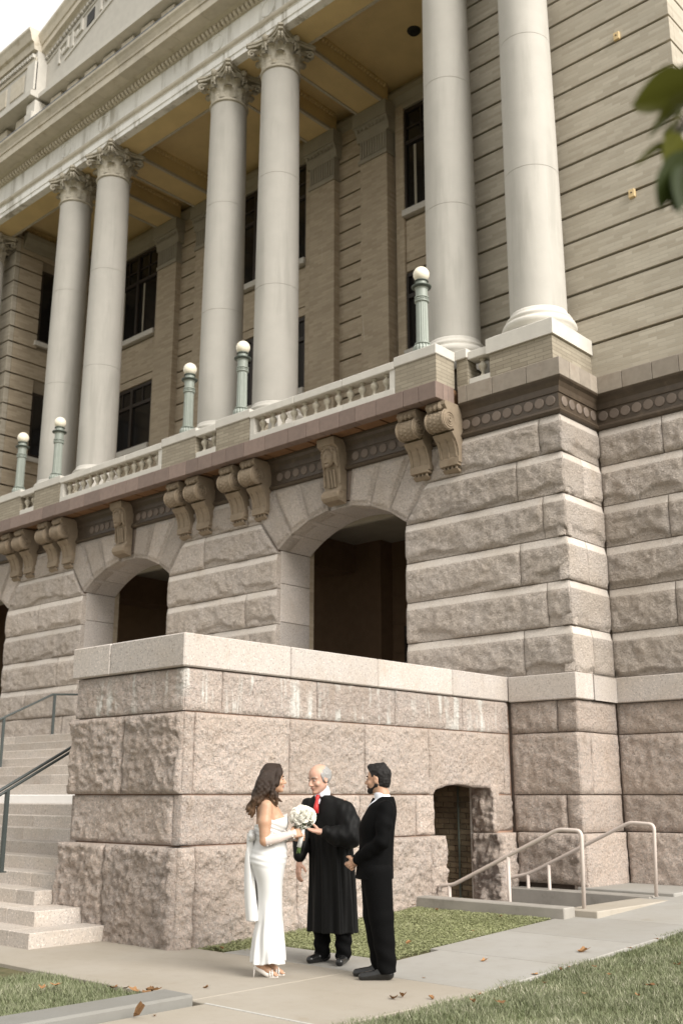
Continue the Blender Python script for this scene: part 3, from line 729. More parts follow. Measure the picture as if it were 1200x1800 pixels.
def capital_mesh():
    b = MB()
    b.lathe([(.415, 17.10), (.455, 17.12), (.46, 17.15), (.44, 17.18), (.39, 17.19), (.385, 17.3), (.385, 17.6), (.41, 17.75), (.47, 17.84), (.48, 17.88)], 32, cap=False)
    def leaf(an, z0, h, out, w):
        # an acanthus leaf: central rib strip curling out at the tip with lobed edges
        rows = 9; v = []; f = []; cs, sn = math.cos(an), math.sin(an)
        for i in range(rows):
            t = i / (rows - 1); r = .392 + .02 * t + out * max(0, t - .55) ** 1.4 * 2.3; z = z0 + h * (t if t < .8 else .8 + (t - .8) * .1 - (t - .8) ** 2 * 2.2)
            wd = w * (1 - .75 * max(0, t - .45) ** 1.2) * (1 + .22 * math.sin(t * 20))
            for sgn, ww, dr_ in ((-1, 1, -.02), (-.5, .5, .018), (0, 0, .035), (.5, .5, .018), (1, 1, -.02)):
                a2 = wd * sgn; x = (r + dr_) ; px = x * cs - a2 * sn; py = x * sn + a2 * cs; v.append((px, py, z))
        for i in range(rows - 1):
            for k in range(4): q = i * 5 + k; f.append((q, q + 1, q + 6, q + 5))
        b.add(v, f); n0 = len(v)
        b.add([(x * .97, y * .97, z - .004) for x, y, z in v], [q[::-1] for q in f])
    for k in range(8): leaf(k * math.pi / 4, 17.19, .34, .17, .135)
    for k in range(8): leaf((k + .5) * math.pi / 4, 17.22, .55, .24, .13)
    for k in range(4):      # corner volutes
        an = math.pi / 4 + k * math.pi / 2; cs, sn = math.cos(an), math.sin(an)
        for side in (-1, 1):
            pts = []
            for t in np.linspace(0, 1, 8): r = .42 + .24 * t ** 1.4; o = side * (.17 * (1 - t) + .035); z = 17.60 + .20 * t ** .6; pts.append((r * cs - o * sn, r * sn + o * cs, z))
            for t in np.linspace(0, 2.6 * math.pi, 12): rr = .085 * (1 - t / 11); r = .66 + rr * math.sin(t) ; z = 17.725 + rr * math.cos(t) * .95; o = side * .035; pts.append((r * cs - o * sn, r * sn + o * cs, z))
            b.tube(pts, [.028] * 8 + [.03 - .0015 * i for i in range(12)], 6)
        leaf(an, 17.35, .36, .30, .09)
        a2 = k * math.pi / 2; cs, sn = math.cos(a2), math.sin(a2)
        for side in (-1, 1):
            pts = [((.43 + .03 * t) * cs - side * (.20 - .15 * t) * sn, (.43 + .03 * t) * sn + side * (.20 - .15 * t) * cs, 17.58 + .2 * t ** .7) for t in np.linspace(0, 1, 6)]
            b.tube(pts, .024, 5); b.torus((.47 * cs - side * .06 * sn, .47 * sn + side * .06 * cs, 17.75), 'X' if abs(cs) > .5 else 'Y', .045, .02, 10, 5)
        b.ball((.50 * cs, .50 * sn, 17.90), .075, .075, .085, 10, 7); b.tube([(.45 * cs, .45 * sn, 17.6), (.49 * cs, .49 * sn, 17.8)], .022, 5)
    # abacus with concave sides and cut corners
    for z0, z1, g_ in ((17.85, 17.915, .95), (17.915, 17.965, 1.0)):
        pl = []
        for k in range(4):
            an = math.pi / 4 + k * math.pi / 2; A = Vector((math.cos(an), math.sin(an))); T = Vector((-A.y, A.x)); B = Vector((math.cos(an + math.pi / 2), math.sin(an + math.pi / 2)))
            p0 = (A * .79 + T * .05) * g_; nx = (B * .79 - Vector((-B.y, B.x)) * .05) * g_
            pl.append((A * .79 - T * .05) * g_); pl.append(p0)
            mid = (A + B).normalized()
            for t in (.2, .4, .6, .8): q = p0.lerp(nx, t); q = q - mid * (.135 * (1 - (2 * t - 1) ** 2)); pl.append(q)
        b.prism([(p.x, p.y) for p in pl], 'Z', z0, z1)
    return mkmesh('capital', b.v, b.f, M['capital'], False)
cb_me, drums = column_parts(); cap_me = capital_mesh()
for i, x in enumerate(COLX):
    o = bpy.data.objects.new('column', cb_me); o.location = (x, YC, 0); kid(link(o), CH)
    if i == 0: o['label'] = 'pale stone column nearest the right-hand wing, on its own brick pedestal'
    for d in drums: q = bpy.data.objects.new('drum', d); q.parent = o; link(q)
    q = bpy.data.objects.new('capital', cap_me); q.parent = o; link(q)
for i, x in enumerate(COLX):
    y0 = 13.42 if i in (0, 7) else 13.58
    kid(MB().box(x - .58, x + .60, y0 + .04, 14.68, 8.04, 8.50).build('column_pedestal', M['brick_pedestal']), CH)
    v = MB(); a0, a1, b0, b1 = x - .62, x + .64, y0, 14.66
    v.add([(a0, b0, 8.50), (a1, b0, 8.50), (a1, b1, 8.50), (a0, b1, 8.50), (a0, b0, 8.76), (a1, b0, 8.76), (a1, b1, 8.76), (a0, b1, 8.76), (x - .52, b0 + .1, 8.82), (x + .52, b0 + .1, 8.82), (x + .52, b1 - .02, 8.82), (x - .52, b1 - .02, 8.82)],
          [(3, 2, 1, 0), (0, 1, 5, 4), (1, 2, 6, 5), (2, 3, 7, 6), (3, 0, 4, 7), (4, 5, 9, 8), (5, 6, 10, 9), (6, 7, 11, 10), (7, 4, 8, 11), (8, 9, 10, 11)])
    kid(v.build('column_plinth', M['limestone']), CH)

# ---- wing wall, end walls and porch back wall in grooved brick courses
GZ = [8.05, 8.70] + [8.70 + .495 * k for k in range(1, 23)]
def courses(kind, a0, a1, pos, parent, mat='brick', zs=GZ, holes=(), thick=.16, ztop=19.6, gap=.023):
    """a wall of brick courses separated by recessed grooves; holes: (a0, a1, z0, z1)"""
    for z0, z1 in zip(zs[:-1], zs[1:]):
        if z0 >= ztop: break
        z1 = min(z1, ztop); segs = [(a0, a1)]
        for h in holes:
            if h[2] < z1 - .05 and h[3] > z0 + .05:
                ns = []
                for s in segs:
                    if h[1] <= s[0] or h[0] >= s[1]: ns.append(s)
                    else:
                        if h[0] > s[0]: ns.append((s[0], h[0]))
                        if h[1] < s[1]: ns.append((h[1], s[1]))
                segs = ns
        for s0, s1 in segs:
            if kind == 'front': b = MB().cbox(s0, s1, pos, pos + thick, z0 + gap, z1 - gap, .006)
            elif kind == 'right': b = MB().cbox(pos - thick, pos, s0, s1, z0 + gap, z1 - gap, .006)
            kid(b.build('brick_course', M[mat]), parent)
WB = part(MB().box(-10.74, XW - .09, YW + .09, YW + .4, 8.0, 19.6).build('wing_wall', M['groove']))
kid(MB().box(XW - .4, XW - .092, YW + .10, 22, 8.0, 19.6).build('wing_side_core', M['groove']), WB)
courses('front', -10.72, XW, YW, WB); courses('right', YW + .165, 22, XW, WB)
for x, z in ((-6.98, 14.22), (-6.93, 11.12)):
    p_ = kid(MB().cbox(x - .055, x + .055, YW - .05, YW + .01, z - .075, z + .075, .008).build('wall_plate', M['plate']), WB); kid(MB().lathe([(.018, 0), (.012, .02)], 8).build('plate_boss', M['belt'], loc=(x, YW - .05, z)), WB)
# left wing front and portico end walls
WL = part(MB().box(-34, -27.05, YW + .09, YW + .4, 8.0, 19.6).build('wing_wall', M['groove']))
courses('front', -34, -27.0, YW, WL)
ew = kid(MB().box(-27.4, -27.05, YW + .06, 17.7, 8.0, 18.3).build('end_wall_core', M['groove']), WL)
EWH = [(15.62, 16.9, 11.2, 13.25), (15.62, 16.9, 14.9, 17.3)]
courses('right', YW + .165, 17.55, -27.0, WL, 'brick_porch', holes=EWH, ztop=18.2)
for y0, y1, z0, z1 in EWH:
    w = kid(MB().box(-27.049, -27.02, y0, y1, z0, z1).build('window', M['frame']), WL)
    kid(MB().box(-27.1, -26.92, y0 - .1, y1 + .1, z0 - .14, z0).build('window_sill', M['limestone']), WL)
    for k in range(2): kid(MB().box(-27.019, -27.012, y0 + .08 + k * .62, y0 + .58 + k * .62, z0 + .1, z1 - .1).build('pane', M['glass']), WL)
kid(MB().box(-10.74, -10.4, YW + .41, 17.7, 8.0, 18.3).build('end_wall_core', M['brick_porch']), WB)
PB = part(MB().box(-27.1, -8.0, 17.62, 17.9, 8.4, 18.7).build('porch_wall', M['brick_porch']))
PILX = [-14.82, -16.56, -21.14, -22.88]
for a, b_ in ((-16.15, -15.24), (-22.47, -21.56)): courses('front', a, b_, 17.47, PB, 'brick_porch', thick=.14, ztop=18.0)
for x in PILX:
    kid(MB().cbox(x - .43, x + .43, 17.28, 17.615, 8.55, 16.62, .01).build('pilaster', M['brick_porch']), PB)
    cp = MB(); cp.box(x - .43, x + .43, 17.27, 17.6, 16.70, 17.25); cp.box(x - .46, x + .46, 17.24, 17.6, 16.60, 16.70)
    cp.prism([(17.6, 17.25), (17.27, 17.25), (17.25, 17.40), (17.18, 17.55), (17.16, 17.60), (17.6, 17.60)], 'X', x - .52, x + .52); cp.box(x - .54, x + .54, 17.12, 17.6, 17.60, 17.98)
    for k in range(10): cp.box(x - .39 + k * .082, x - .35 + k * .082, 17.245, 17.275, 16.75, 17.2)
    for k in range(8): cp.ball((x - .42 + k * .12, 17.17, 17.5), .045, .03, .05, 6, 5)
    kid(cp.build('pilaster_capital', M['brick_porch'] if False else M['interior']), PB)
# bays: stacked windows with sill and spandrel
BAYS = [(-14.33, -10.75), (-20.62, -17.08), (-26.95, -23.37)]
for a0, a1 in BAYS:
    a1 = min(a1, -10.78); mgn = .28
    kid(MB().cbox(a0 + .02, a0 + mgn, 17.50, 17.61, 8.55, 17.9, .02).build('bay_jamb', M['brick_porch']), PB); kid(MB().cbox(a1 - mgn, a1 - .02, 17.50, 17.61, 8.55, 17.9, .02).build('bay_jamb', M['brick_porch']), PB)
    for z0, z1 in ((11.35, 13.32), (14.95, 17.75)):
        w0, w1 = a0 + mgn, a1 - mgn
        wf = MB(); fw = .09
        wf.box(w0, w1, 17.56, 17.615, z0, z0 + fw); wf.box(w0, w1, 17.56, 17.615, z1 - fw, z1)
        n = 3; e = np.linspace(w0, w1, n + 1)
        for q in e: wf.box(max(w0, q - fw * .6), min(w1, q + fw * .6), 17.54, 17.612, z0 + fw, z1 - fw)
        zt = z1 - .95 if z1 - z0 > 2.5 else z1 - .6
        wf.box(w0, w1, 17.55, 17.613, zt - .05, zt + .05)
        for q in range(n):
            mx = (e[q] + e[q + 1]) / 2; wf.box(mx - .02, mx + .02, 17.57, 17.614, zt, z1 - fw)
            if z1 - z0 > 2.5: wf.box(e[q], e[q + 1], 17.57, 17.614, zt + .40, zt + .44)
        W_ = kid(wf.build('window', M['frame']), PB)
        for q in range(n):
            kid(MB().box(e[q] + .04, e[q + 1] - .04, 17.60, 17.618, z0 + .05, zt - .04).build('pane', M['glass']), PB)
            kid(MB().box(e[q] + .04, e[q + 1] - .04, 17.60, 17.618, zt + .04, z1 - .05).build('pane', M['glass']), PB)
            if z1 - z0 > 2.5: kid(MB().box(e[q] + .25, e[q] + .32, 17.592, 17.598, z0 + .1, zt - .1).build('blind_edge', M['interior']), PB)
        kid(MB().cbox(w0 - .02, w1 + .02, 17.42, 17.6, z0 - .18, z0 - .01, .012).build('window_sill', M['limestone']), PB)
    kid(MB().cbox(a0 + mgn, a1 - mgn, 17.55, 17.61, 13.36, 13.58, .008).build('lintel_course', M['brick_porch']), PB); kid(MB().cbox(a0 + mgn, a1 - mgn, 17.55, 17.61, 13.61, 14.70, .008).build('spandrel', M['brick_porch']), PB)
kid(MB().prism([(17.6, 17.78), (17.52, 17.78), (17.50, 17.95), (17.40, 18.1), (17.38, 18.25), (17.6, 18.25)], 'X', -26.98, -10.76).build('wall_cornice', M['interior']), PB)
kid(MB().prism([(-27.0, 17.78), (-26.92, 17.78), (-26.9, 17.95), (-26.8, 18.1), (-26.78, 18.25), (-27.0, 18.25)], 'Y', 14.9, 17.5).build('wall_cornice', M['interior']), PB)
kid(MB().box(-27.0, -10.7, 14.3, 17.6, 8.35, 8.55).build('porch_floor', M['granite_step']), PB)
# porch ceiling with beams
CE = part(MB().box(-29.6, -8.1, 14.4, 17.65, 18.55, 18.7).build('porch_ceiling', M['ceiling']))
for i, x in enumerate(COLX):
    if i in (0, 7): continue
    be = kid(MB().box(x - .40, x + .40, 14.45, 17.4, 18.0, 18.56).build('ceiling_beam', M['ceiling']), CE)
    for s in (-1, 1):
        e_ = MB(); e_.box(x + s * .40 - .035, x + s * .40 + .035, 14.5, 17.15, 17.975, 18.05); kid(e_.build('beam_edge', M['ceiling_edge']), CE)
        bd = MB()
        for k in range(26): bd.ball((x + s * .43, 14.6 + k * .105, 18.47), .05, .05, .05, 6, 4)
        bd.box(min(x + s * .40, x + s * .46), max(x + s * .40, x + s * .46), 14.5, 17.3, 18.505, 18.555)
        kid(bd.build('beam_beading', M['ceiling']), CE)
lm_ = MB(); lm_.lathe([(.14, -.05), (.16, -.02), (.16, 0)], 20); lm_.torus((0, 0, -.05), 'Z', .11, .025, 18, 6); kid(lm_.build('ceiling_light', M['dark'], loc=(-12.7, 16.29, 18.55)), CE)
kid(MB().box(-29.5, -8.2, 13.72, 14.46, 17.985, 18.0).build('architrave_soffit', M['ceiling']), CE)
kid(MB().box(-29.5, -8.2, 14.46, 14.53, 17.97, 18.06).build('soffit_edge', M['ceiling_edge']), CE)

# ---- entablature (blocks along the front with thin joints)
YE = 13.67; EX0, EX1 = XL + .55, XR - .2
EN = part(MB().box(EX0 + .05, EX1 - .05, YE + .05, 14.5, 18.02, 19.6).build('entablature', M['entab']))
def run(name, prof, mat, step, x0=EX0, x1=EX1, parent=EN, jit=.15):
    n = int((x1 - x0) / step); e = np.linspace(x0, x1, n + 1)
    for i in range(n):
        a, b_ = e[i] + .003, e[i + 1] - .003
        if 0 < i: a += rng.uniform(0, 0)
        kid(MB().prism([(YE - d, z) for d, z in prof], 'X', a, b_).build(name, M[mat]), parent)
run('architrave_block', [(-.2, 17.97), (0, 17.97), (0, 18.10), (.025, 18.105), (.025, 18.29), (.05, 18.30), (-.2, 18.30)], 'entab', 1.35)
run('taenia_block', [(-.2, 18.30), (.05, 18.30), (.085, 18.34), (.095, 18.38), (.085, 18.42), (.03, 18.455), (-.2, 18.455)], 'cornice', 1.9)
run('frieze_block', [(-.2, 18.455), (0, 18.455), (0, 19.04), (-.2, 19.04)], 'entab', .95)
run('bed_moulding', [(-.2, 19.04), (.02, 19.04), (.06, 19.07), (.07, 19.16), (.12, 19.17), (.22, 19.22), (.22, 19.24), (-.2, 19.24)], 'cornice', 1.6)
run('cornice_block', [(-.2, 19.24), (.22, 19.22), (.57, 19.22), (.57, 19.43), (.60, 19.44), (.61, 19.50), (.66, 19.60), (.71, 19.66), (.72, 19.72), (-.2, 19.78)], 'cornice', 1.05)
dn = MB(); a = EX0
while a < EX1 - .05:
    dn.prism([(YE - .05, 19.03), (YE - .13, 19.05), (YE - .165, 19.11), (YE - .15, 19.165), (YE - .07, 19.169)], 'X', a, a + .075); a += .14
tag(kid(dn.build('egg_and_dart_row', M['cornice']), EN), kind='stuff')
gtt = kid(MB().tube([(EX0, YE - .70, 19.745), (EX1, YE - .70, 19.745)], .03, 6).build('gutter_flashing', M['gutter']), EN)
for x in COLX:
    kid(MB().torus((x, YE, 18.75), 'Y', .22, .028, 24, 6).build('wreath', M['entab']), EN)
# end return
kid(MB().prism([(EX1 - .2, 17.97), (EX1, 17.97), (EX1 + .03, 18.3), (EX1 + .08, 18.38), (EX1, 18.46), (EX1, 19.05), (EX1 + .1, 19.2), (EX1 + .57, 19.22), (EX1 + .6, 19.45), (EX1 + .72, 19.72), (EX1 - .2, 19.78)], 'Y', YE + .01, YW).build('entablature_return', M['entab']), EN)

# ---- attic, parapet and pediment
AT = part(MB().box(XL + .6, -8.1, 13.78, 15.0, 19.7, 20.72).build('attic', M['cornice']))
PXL = -23.9; PXR = -13.8; APEX = -18.85; SL = .34
xx = PXL + .2
for k in range(12):
    kid(MB().cbox(xx + .1, xx + .62, 13.46, 13.79, 20.16, 20.62, .015).build('attic_block', M['cornice']), AT); xx += .84
kid(MB().box(PXL, PXR, 13.56, 13.79, 19.74, 20.10).build('attic_plinth', M['cornice']), AT)
for a, b_ in zip(np.linspace(PXL, PXR, 9)[:-1], np.linspace(PXL, PXR, 9)[1:]):
    kid(MB().prism([(13.8, 20.69), (13.24, 20.69), (13.24, 20.83), (13.28, 20.87), (13.8, 20.87)], 'X', a + .003, b_ - .003).build('ledge_block', M['limestone']), AT)
zr = lambda x, off: off + (5.05 - abs(x - APEX)) * SL      # raking height
PE = part(MB().prism([(PXL, 20.8), (PXR, 20.8), (PXR, zr(PXR, 22.3)), (APEX, zr(APEX, 22.3)), (PXL, zr(PXL, 22.3))], 'Y', 13.45, 14.2).build('pediment', M['limestone']))
def rake_piece(x0, x1, prof, name, mat):
    v = []
    for x in (x0, x1):
        for d, z in prof: v.append((x, 13.45 - d, zr(x, z)))
    L = len(prof); f = [tuple(range(L)), tuple(range(2 * L - 1, L - 1, -1))] + [(i, L + i, L + (i + 1) % L, (i + 1) % L) for i in range(L)]
    kid(obj(name, mkmesh(name, v, f, M[mat])), PE)
for e in (np.linspace(PXL, APEX, 7), np.linspace(APEX, PXR, 7)):
    for a, b_ in zip(e[:-1], e[1:]):
        rake_piece(a + .003, b_ - .003, [(-.3, 22.2), (.12, 22.2), (.22, 22.22), (.22, 22.40), (.26, 22.42), (.30, 22.56), (.36, 22.68), (.36, 22.76), (-.3, 22.83)], 'raking_cornice', 'cornice')
        for xx in np.arange(a + .04, b_ - .05, .135): rake_piece(xx, xx + .075, [(-.05, 22.03), (.10, 22.03), (.10, 22.13), (-.05, 22.13)], 'dentil', 'limestone')
        rake_piece(a, b_, [(-.05, 22.13), (.07, 22.13), (.12, 22.2), (-.05, 22.2)], 'bed_strip', 'cornice')
        rake_piece(a, b_, [(-.05, 21.94), (.035, 21.94), (.035, 22.0), (-.05, 22.0)], 'fret_border', 'limestone'); 
        if a > PXL + 1 and b_ < PXR - 1 or True: rake_piece(max(a, PXL + .95), min(b_, PXR - .95), [(-.05, 21.22), (.035, 21.22), (.035, 21.29), (-.05, 21.29)], 'fret_border', 'limestone') if b_ > PXL + 1 and a < PXR - 1 else None
def fret(x0, s):      # one meander unit following the slope
    def bar(x0, x1, za, zb): rake_piece(min(x0, x1), max(x0, x1), [(-.05, za), (.055, za), (.055, zb), (-.05, zb)], 'fret_bar', 'limestone')
    t = .085
    bar(x0, x0 + s * t, 21.34, 21.88); bar(x0 + s * t, x0 + s * .42, 21.82, 21.88); bar(x0 + s * .42, x0 + s * (.42 + t), 21.50, 21.88); bar(x0 + s * .20, x0 + s * .42, 21.50, 21.56); bar(x0 + s * .20, x0 + s * (.2 + t), 21.56, 21.70)
for k in range(7):
    if k == 2:
        xx = PXL + .62 + k * .66; kid(MB().add([(xx + .02, 13.43, zr(xx + .02, 21.42)), (xx + .36, 13.43, zr(xx + .36, 21.42)), (xx + .36, 13.43, zr(xx + .36, 21.8)), (xx + .02, 13.43, zr(xx + .02, 21.8)), (xx + .02, 13.46, zr(xx + .02, 21.42)), (xx + .36, 13.46, zr(xx + .36, 21.42)), (xx + .36, 13.46, zr(xx + .36, 21.8)), (xx + .02, 13.46, zr(xx + .02, 21.8))], [(0, 1, 2, 3), (0, 4, 5, 1), (1, 5, 6, 2), (2, 6, 7, 3), (3, 7, 4, 0)]).build('vent_opening', M['dark']), PE)
    else: fret(PXL + .62 + k * .66, 1)
    fret(PXR - .62 - k * .66, -1)
# parapet left and right of the pediment
for a, b_, s in ((XL + .6, PXL, 1), (PXR, -8.1, -1)):
    pr = kid(MB().box(a, b_, 13.12, 14.2, 20.72, 22.2).build('parapet', M['limestone']), AT)
    for q0, q1 in zip(np.linspace(a, b_, 6)[:-1], np.linspace(a, b_, 6)[1:]):
        for prof, nm, mt in (([(14.2, 22.2), (13.0, 22.2), (12.97, 22.42), (12.9, 22.46), (12.84, 22.68), (12.80, 22.76), (12.80, 22.83), (14.2, 22.9)], 'parapet_cornice', 'cornice'), ([(13.4, 20.69), (13.0, 20.69), (13.0, 20.84), (13.06, 20.88), (13.4, 20.88)], 'ledge_block', 'limestone')):
            kid(MB().prism(prof, 'X', q0 + .003, q1 - .003).build(nm, M[mt]), AT)
    for xx in np.arange(a + .03, b_ - .05, .135): kid(MB().box(xx, xx + .075, 13.02, 13.13, 22.0, 22.12).build('dentil', M['limestone']), AT)
    kid(MB().box(a, b_, 13.08, 13.13, 21.86, 21.98).build('parapet_strip', M['cornice']), AT)
    e0, e1 = (b_ - .42, b_) if s > 0 else (a, a + .42)
    kid(MB().box(e0, e1, 13.06, 13.15, 20.9, 21.85).build('parapet_pier', M['limestone']), AT); kid(MB().cbox(e0 - .02, e1 + .02, 13.15, 13.7, 19.74, 20.6, .02).build('pier_plinth', M['limestone']), AT)
    kid(MB().cbox(e0 + .03, e1 - .0, 13.08, 13.6, 19.74, 20.2, .02).build('pier_plinth', M['limestone']), AT)
    n = 5; w = (b_ - a - .5) / n
    for k in range(n):
        q = (a if s > 0 else a + .45) + k * w; kid(MB().cbox(q + .12, q + w - .12, 13.09, 13.13, 21.1, 21.7, .01).build('parapet_panel', M['cornice']), AT); kid(MB().cbox(q + .1, q + w * .6, 13.36, 13.65, 20.22, 20.6, .015).build('attic_block', M['cornice']), AT)

# ------------------------------------------------------------------ stair cheek wall
CW = empty('stair_cheek_wall', (-10, 10.4, 0)); tag(CW, 'massive rock-faced pink granite wall flanking the entrance stairs, with smooth coping', 'wall')
cwc = MB(); cwc.box(-11.0, -9.012, 7.335, 11.55, -.2, 2.84); cwc.box(-11.0, -9.009, 13.07, 13.5, -.2, 2.84); cwc.box(-11.0, -9.009, 11.55, 13.07, 1.70, 2.84); cwc.box(-11.0, -10.5, 11.5, 13.1, -1.4, 1.71)
cc = kid(cwc.build('wall_core', M['mortar']), CW)
for a, b_ in ((7.23, 8.86), (8.86, 10.45), (10.45, 12.05), (12.05, YF - .02)):
    kid(MB().cbox(-10.3, -8.95, a + .003, b_ - .003, 2.845, 3.21, .014).build('coping_stone', M['granite_cut']), CW)
    kid(MB().cbox(-11.06, -10.306, a + .003, b_ - .003, 2.846, 3.208, .014).build('coping_stone', M['granite_cut']), CW) if a > 8 else None
kid(MB().cbox(-11.06, -10.304, 7.23, 8.857, 2.845, 3.21, .014).build('coping_stone', M['granite_cut']), CW)
def cf(x0, x1, z0, z1, y=7.3, mat='granite', **k): fblock(x0, x1, z0, z1, y, CW, mat, 'pitch', res=.018, **k)
def cs(y0, y1, z0, z1, x=-9.0, mat='granite', **k): sblock(y0, y1, z0, z1, x, CW, mat, 'pitch', res=.018, **k)
ga = dict(bulge=.03, amp=.028)
ya = [7.3, 7.83, 9.35, 10.83, 12.32, 13.46]
for a, b_ in zip(ya[:-1], ya[1:]): cs(a, b_, 2.37, 2.84, mat='granite_stained', bulge=.02, amp=.018)
for a, b_ in zip([7.3, 7.45, 8.89, 10.22, 11.52], [7.45, 8.89, 10.22, 11.52, 13.30]): 
    if a < 11.5: cs(a, b_, 1.50, 2.37, **ga)
cs(11.52, 13.30, 1.50, 2.37, low=lambda U: .11 * np.clip(np.sin(np.clip((U - .04) / .84, 0, 1) * math.pi), 0, 1) ** .25 + .04 * fbm(np.stack([U * 3.2, U * 0 + 3.1, U * 0], -1), 3), **ga); cs(13.30, 13.46, 1.5, 2.37, bulge=.02, amp=.01)
yc = [7.3, 8.34, 10.11, 11.23, 11.62]
for a, b_ in zip(yc[:-1], yc[1:]): cs(a, b_, .98, 1.50, **ga)
cs(13.0, 13.46, 1.0, 1.50, bulge=.04, amp=.03)
for a, b_ in zip([7.17, 7.40, 8.9, 10.4, 11.35], [7.40, 8.9, 10.4, 11.35, 11.70]): cs(a, b_, -.05, .98, x=-8.87, depth=.25, bulge=.045, amp=.045)
cs(12.92, 13.36, -.6, .98, x=-8.87, depth=.3, bulge=.04, amp=.04)
# rough reveals of the basement opening (they face the walk)
kid(rock('granite_block', (-9.36, 13.0, .98), (-9.01, 13.0, .98), (-9.01, 13.0, 1.66), (-9.36, 13.0, 1.66), (0, -1, 0), M['granite'], None, 'pitch', res=.02, depth=.1, bulge=.05, amp=.06, orr=True), CW)
kid(rock('granite_block', (-9.32, 12.92, -.9), (-8.88, 12.92, -.9), (-8.88, 12.92, .97), (-9.32, 12.92, .97), (0, -1, 0), M['granite'], None, 'pitch', res=.02, depth=.2, bulge=.06, amp=.09, orr=True), CW)
# front end of the cheek wall
cf(-11.02, -9.0, 2.37, 2.84, mat='granite_stained', bulge=.02, amp=.02)
cf(-11.08, -10.03, 1.50, 2.37, bulge=.05, amp=.05); cf(-10.03, -9.0, 1.50, 2.37, bulge=.05, amp=.05)
cf(-10.98, -9.12, .98, 1.50, y=7.32, **ga); cf(-9.12, -9.0, .98, 1.50, y=7.32, bulge=.01, amp=.01)
cf(-11.0, -10.08, -.05, .98, y=7.17, depth=.25, bulge=.045, amp=.05); cf(-10.08, -8.87, -.05, .98, y=7.17, depth=.25, bulge=.045, amp=.05)
for y0, y1, z0, z1 in ((7.3, 9.2, 1.5, 2.37), (9.2, 13.4, 1.5, 2.37), (7.3, 13.4, 2.37, 2.83), (7.3, 10, .6, 1.5), (10, 13.4, .6, 1.5)):
    kid(rock('granite_block', (-11.0, y1 - G, z0 + G), (-11.0, y0 + G, z0 + G), (-11.0, y0 + G, z1 - G), (-11.0, y1 - G, z1 - G), (-1, 0, 0), M['granite'], None, 'pitch', res=.08), CW)
# bricks lining the basement passage
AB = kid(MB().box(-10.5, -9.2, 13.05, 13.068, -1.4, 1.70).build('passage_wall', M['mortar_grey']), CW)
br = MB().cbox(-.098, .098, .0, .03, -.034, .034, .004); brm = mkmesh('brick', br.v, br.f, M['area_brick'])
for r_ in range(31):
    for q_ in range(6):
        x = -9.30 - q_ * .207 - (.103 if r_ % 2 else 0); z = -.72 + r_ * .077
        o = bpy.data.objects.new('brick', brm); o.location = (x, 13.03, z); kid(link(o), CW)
kid(MB().tube([(-9.62, 13.0, -1.2), (-9.62, 13.0, 1.68)], .014, 8).build('downpipe', M['lamp_dark']), CW); kid(MB().box(-9.40, -9.365, 12.99, 13.02, .0, 1.66).build('door_trim', M['limestone']), CW)

# ------------------------------------------------------------------ entrance staircase
ST = empty('entrance_staircase', (-18.85, 8, 0)); tag(ST, 'broad flight of granite steps climbing to the arched entrance', 'stairs')
steps = []
for n in range(1, 10): steps.append((6.22 + .33 * (n - 1), .152 * n, None))
ends = {1: -9.97, 2: -10.42, 3: -10.98}
for n in range(1, 10):
    y0 = 6.22 + .33 * (n - 1); z1 = .152 * n; xr = ends.get(n, -11.06 if n < 7 else -11.0); y1 = y0 + .36 if n < 9 else 9.65
    jx = [xr, xr - (.38 if n % 2 else .55), xr - 2.2 - .3 * (n % 3), -16, -19.5, -23, -26.6]
    for a, b_ in zip(jx[1:], jx[:-1]): kid(MB().cbox(a + .002, b_ - .002, y0, max(y1, 7.15) if n < 4 and b_ == xr else y1, z1 - .152 - .02, z1, .008).build('step', M['granite_step']), ST)
    if n < 4: kid(MB().box(-26.6, xr - .03, y0 + .05, 7.6, -.1, z1 - .16).build('step_core', M['mortar_grey']), ST)
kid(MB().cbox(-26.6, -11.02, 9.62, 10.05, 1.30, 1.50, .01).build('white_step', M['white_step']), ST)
for n in range(1, 8):
    y0 = 10.0 + .31 * (n - 1); z1 = 1.5 + .166 * n
    jx = [-11.02, -12.9 - .5 * (n % 3), -16.2 - .4 * (n % 2), -20.1, -23.4, -26.6]
    for a, b_ in zip(jx[1:], jx[:-1]): kid(MB().cbox(a + .002, b_ - .002, y0, y0 + .34 if n < 7 else 12.4, z1 - .19, z1, .008).build('step', M['granite_step']), ST)
kid(MB().box(-26.5, -11.05, 10.1, 13.4, -.1, 1.4).build('stair_core', M['mortar_grey']), ST); kid(MB().box(-26.5, -11.05, 8.0, 10.2, -.1, .5).build('stair_core', M['mortar_grey']), ST)

